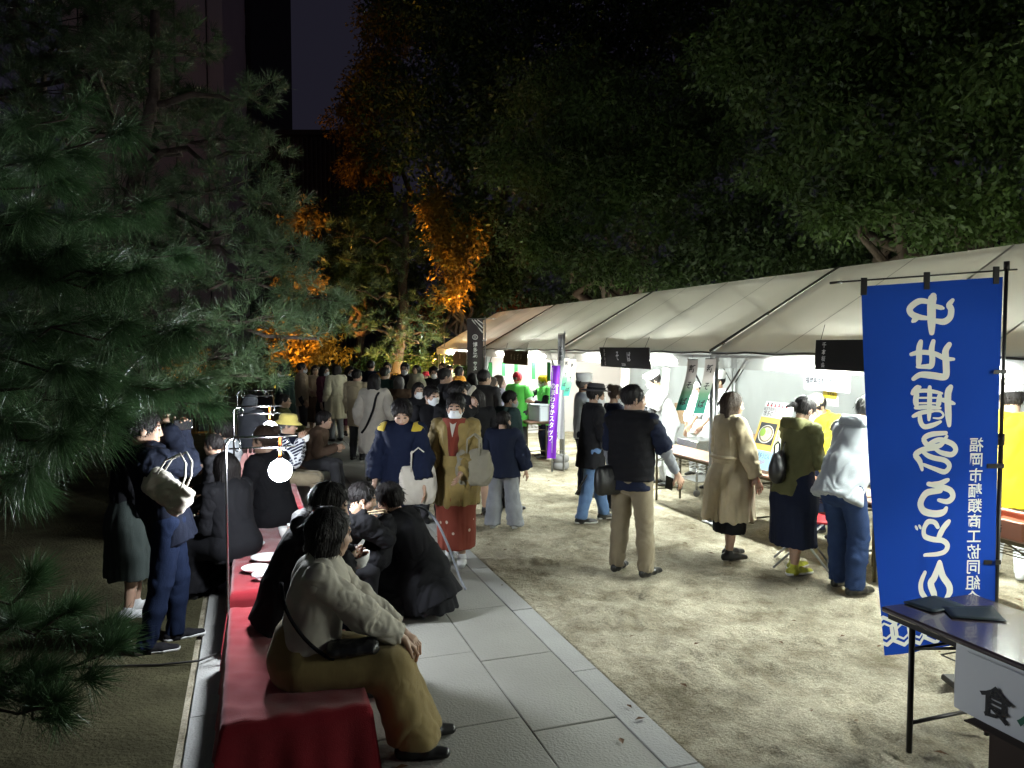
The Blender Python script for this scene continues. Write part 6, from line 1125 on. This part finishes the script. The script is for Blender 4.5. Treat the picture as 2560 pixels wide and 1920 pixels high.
def far(label, px, d, face, H, hair, wear, **k): return person(label, W(px, d), face, H, hair, wear, k.pop('shoes', SHOEB), group=crowd, **k)
far('woman in a pale beige coat with a black strap across her back', 936, 11.5, 8, 1.66, ('long', HB), [TOP(CREAM2, t=.036, sleeve=1.9, hem=.06, name='coat', sl=1.35), ('skirt', CREAM2, dict(hem=.26, w1=.145, amp=.02, name='coat_skirt')), TR_(GREY), ('strap', BLACKC, dict(pts=[(.07, .03, .30), (.05, -.10, .25), (.02, -.12, .12), (-.04, -.125, -.02), (-.09, -.1, -.08)], r=.018))], hands=((-.16, .05, .5), (.17, .08, .52)), fem=True)
far('woman in a knee-length cream coat with black hair near the left of the crowd', 840, 16.3, 318, 1.68, ('bob', HB), [TOP(CREAM, t=.036, sleeve=1.9, hem=.06, name='coat', sl=1.3), ('skirt', CREAM, dict(hem=.29, w1=.165, amp=.025, name='coat_skirt')), TR_(GREY)], fem=True)
far('woman in a dark coat and pale mask facing the cream coat', 810, 16.6, 110, 1.64, ('long', HB), [TOP(PLUM, t=.030, sleeve=1.9, hem=.1, name='coat'), ('skirt', BLACKC, dict(hem=.14, w1=.12))], mask=True, fem=True)
far('man in a beige jacket talking at the left of the crowd', 754, 17, 70, 1.70, ('short', HB), [TOP(cm('tan', (.42, .33, .22)), t=.03, sleeve=1.9, hem=.12, name='jacket'), TR_(CHAR)], mask=True)
far('woman in a tan coat and pale scarf beside the man in beige', 788, 17.2, 165, 1.64, ('long', HBR), [TOP(cm('tan', (.32, .25, .17)), t=.03, sleeve=1.9, hem=.12, name='coat'), TOP(PINK, t=.012, sleeve=0, hem=0, name='scarf'), ('skirt', BROWN, dict(hem=.2))], fem=True, hands=((-.04, .16, .6), (.06, .16, .62)))
far('tall person in a dark green coat with a white mask under the pine', 712, 14.2, 255, 1.74, ('messy', HB), [TOP(DGREEN, t=.05, sleeve=1.9, hem=.1, name='coat', hood=True), ('skirt', DGREEN, dict(hem=.28, w1=.14)), TR_(BLACKC)], mask=True, head=(-20, 16))
far('woman with long dark hair looking at something in her hands', 872, 17.4, 150, 1.62, ('long', HB), [TOP(BLACKC, t=.03, sleeve=1.9, hem=.1, name='jacket'), ('skirt', PLUM, dict(hem=.15))], hands=((-.04, .17, .58), (.06, .17, .58)), head=(-20, 14), mask=True, fem=True)
far('man in dark clothes seen from behind at the middle of the crowd', 927, 17.2, 5, 1.74, ('short', HB), [TOP(NAVY, t=.03, sleeve=1.9, hem=.1, name='jacket'), TR_(BLACKC)])
far('man in a mustard orange jacket with a black strap across the chest', 968, 16.6, 170, 1.72, ('short', HB), [TOP(ORANGE, t=.036, sleeve=1.9, hem=.1, name='jacket', sl=1.3), TR_(CHAR), ('strap', BLACKC, dict(pts=[(-.06, .03, .30), (-.05, .09, .25), (.0, .11, .12), (.06, .11, .0)], r=.014))], mask=True)
far('grey haired person in a brown coat seen from behind', 998, 12.9, 12, 1.56, ('bob', HG), [TOP(BROWN, t=.036, sleeve=1.9, hem=.1, name='coat', sl=1.3), ('skirt', BROWN, dict(hem=.25, w1=.14))], fem=True)
far('father in dark clothes and white mask carrying a child', 1012, 15.2, 185, 1.74, ('short', HB), [TOP(CHAR, t=.03, sleeve=1.9, hem=.1, name='jacket'), TR_(BLACKC)], mask=True, hands=((-.16, .13, .62), (.02, .2, .58)))
far('small child in a cream coat held up by the father', 1041, 14.9, 215, 1.02, ('bob', HB), [TOP(CREAM, t=.04, sleeve=1.9, hem=.1, name='coat', sl=1.4), ('skirt', CREAM, dict(hem=.1, w1=.14)), TR_(GREY)], fem=True, base_z=.66, pel=(0, 0, .50), feet=((-.06, .1, .02), (.06, .1, .02)))
far('woman in black with a white mask near the orange tent end', 1084, 15., 170, 1.66, ('messy', HB), [TOP(BLACKC, t=.03, sleeve=1.9, hem=.1, name='jacket'), TR_(BLACKC)], mask=True, fem=True)
far('person in a round red cap at the right of the crowd', 1064, 16.2, 185, 1.52, ('short', HB), [TOP(PLUM, t=.03, sleeve=1.9, hem=.1, name='jacket'), TR_(BLACKC)], hat=('cap', REDC))
far('person in an orange top lit by the amber light beside the far tent', 1106, 18.5, 200, 1.66, ('short', HBR), [TOP(PINK, t=.03, sleeve=1.9, hem=.1), TR_(CHAR)], mask=True)
far('person in a bright orange jacket at the end of the tent row', 1148, 17.5, 60, 1.60, ('bob', HB), [TOP(ORANGE, t=.034, sleeve=1.9, hem=.1, name='jacket'), TR_(CHAR)], fem=True)
far('person in olive at the mouth of the far tent', 1124, 19.2, 150, 1.58, ('bun', HB), [TOP(OLIVE, t=.03, sleeve=1.9, hem=.1), TR_(CHAR)], fem=True)
far('person with a pale pink shirt behind the black banner', 1182, 13.2, 20, 1.60, ('bob', HB), [TOP(PINK, t=.03, sleeve=1.9, hem=.1), TR_(CHAR)], fem=True)
far('person in a tan hooded coat standing between the beige coat and the walkers', 892, 13.6, 20, 1.66, ('short', HB), [TOP(BEIGE, t=.034, sleeve=1.9, hem=.16, name='coat', hood=True), TR_(CHAR)])
far('woman in black with shoulder length hair just behind the man with the white mask', 1046, 10.4, 165, 1.58, ('long', HB), [TOP(BLACKC, t=.03, sleeve=1.9, hem=.1, name='coat'), ('skirt', BLACKC, dict(hem=.2))], fem=True, mask=True)
far('tall man in charcoal facing the stalls in the middle of the crowd', 1112, 11.6, 75, 1.74, ('short', HB), [TOP(CHAR, t=.03, sleeve=1.9, hem=.1, name='jacket'), TR_(BLACKC)])
far('woman in dark plum seen from behind among the walkers', 1163, 10.6, 5, 1.58, ('bob', HB), [TOP(PLUM, t=.03, sleeve=1.9, hem=.1, name='coat'), TR_(BLACKC)], fem=True)
far('man in dark green waiting left of the grey haired person', 962, 14.2, 30, 1.68, ('short', HB), [TOP(DGREEN, t=.03, sleeve=1.9, hem=.1, name='jacket'), TR_(BLACKC)])
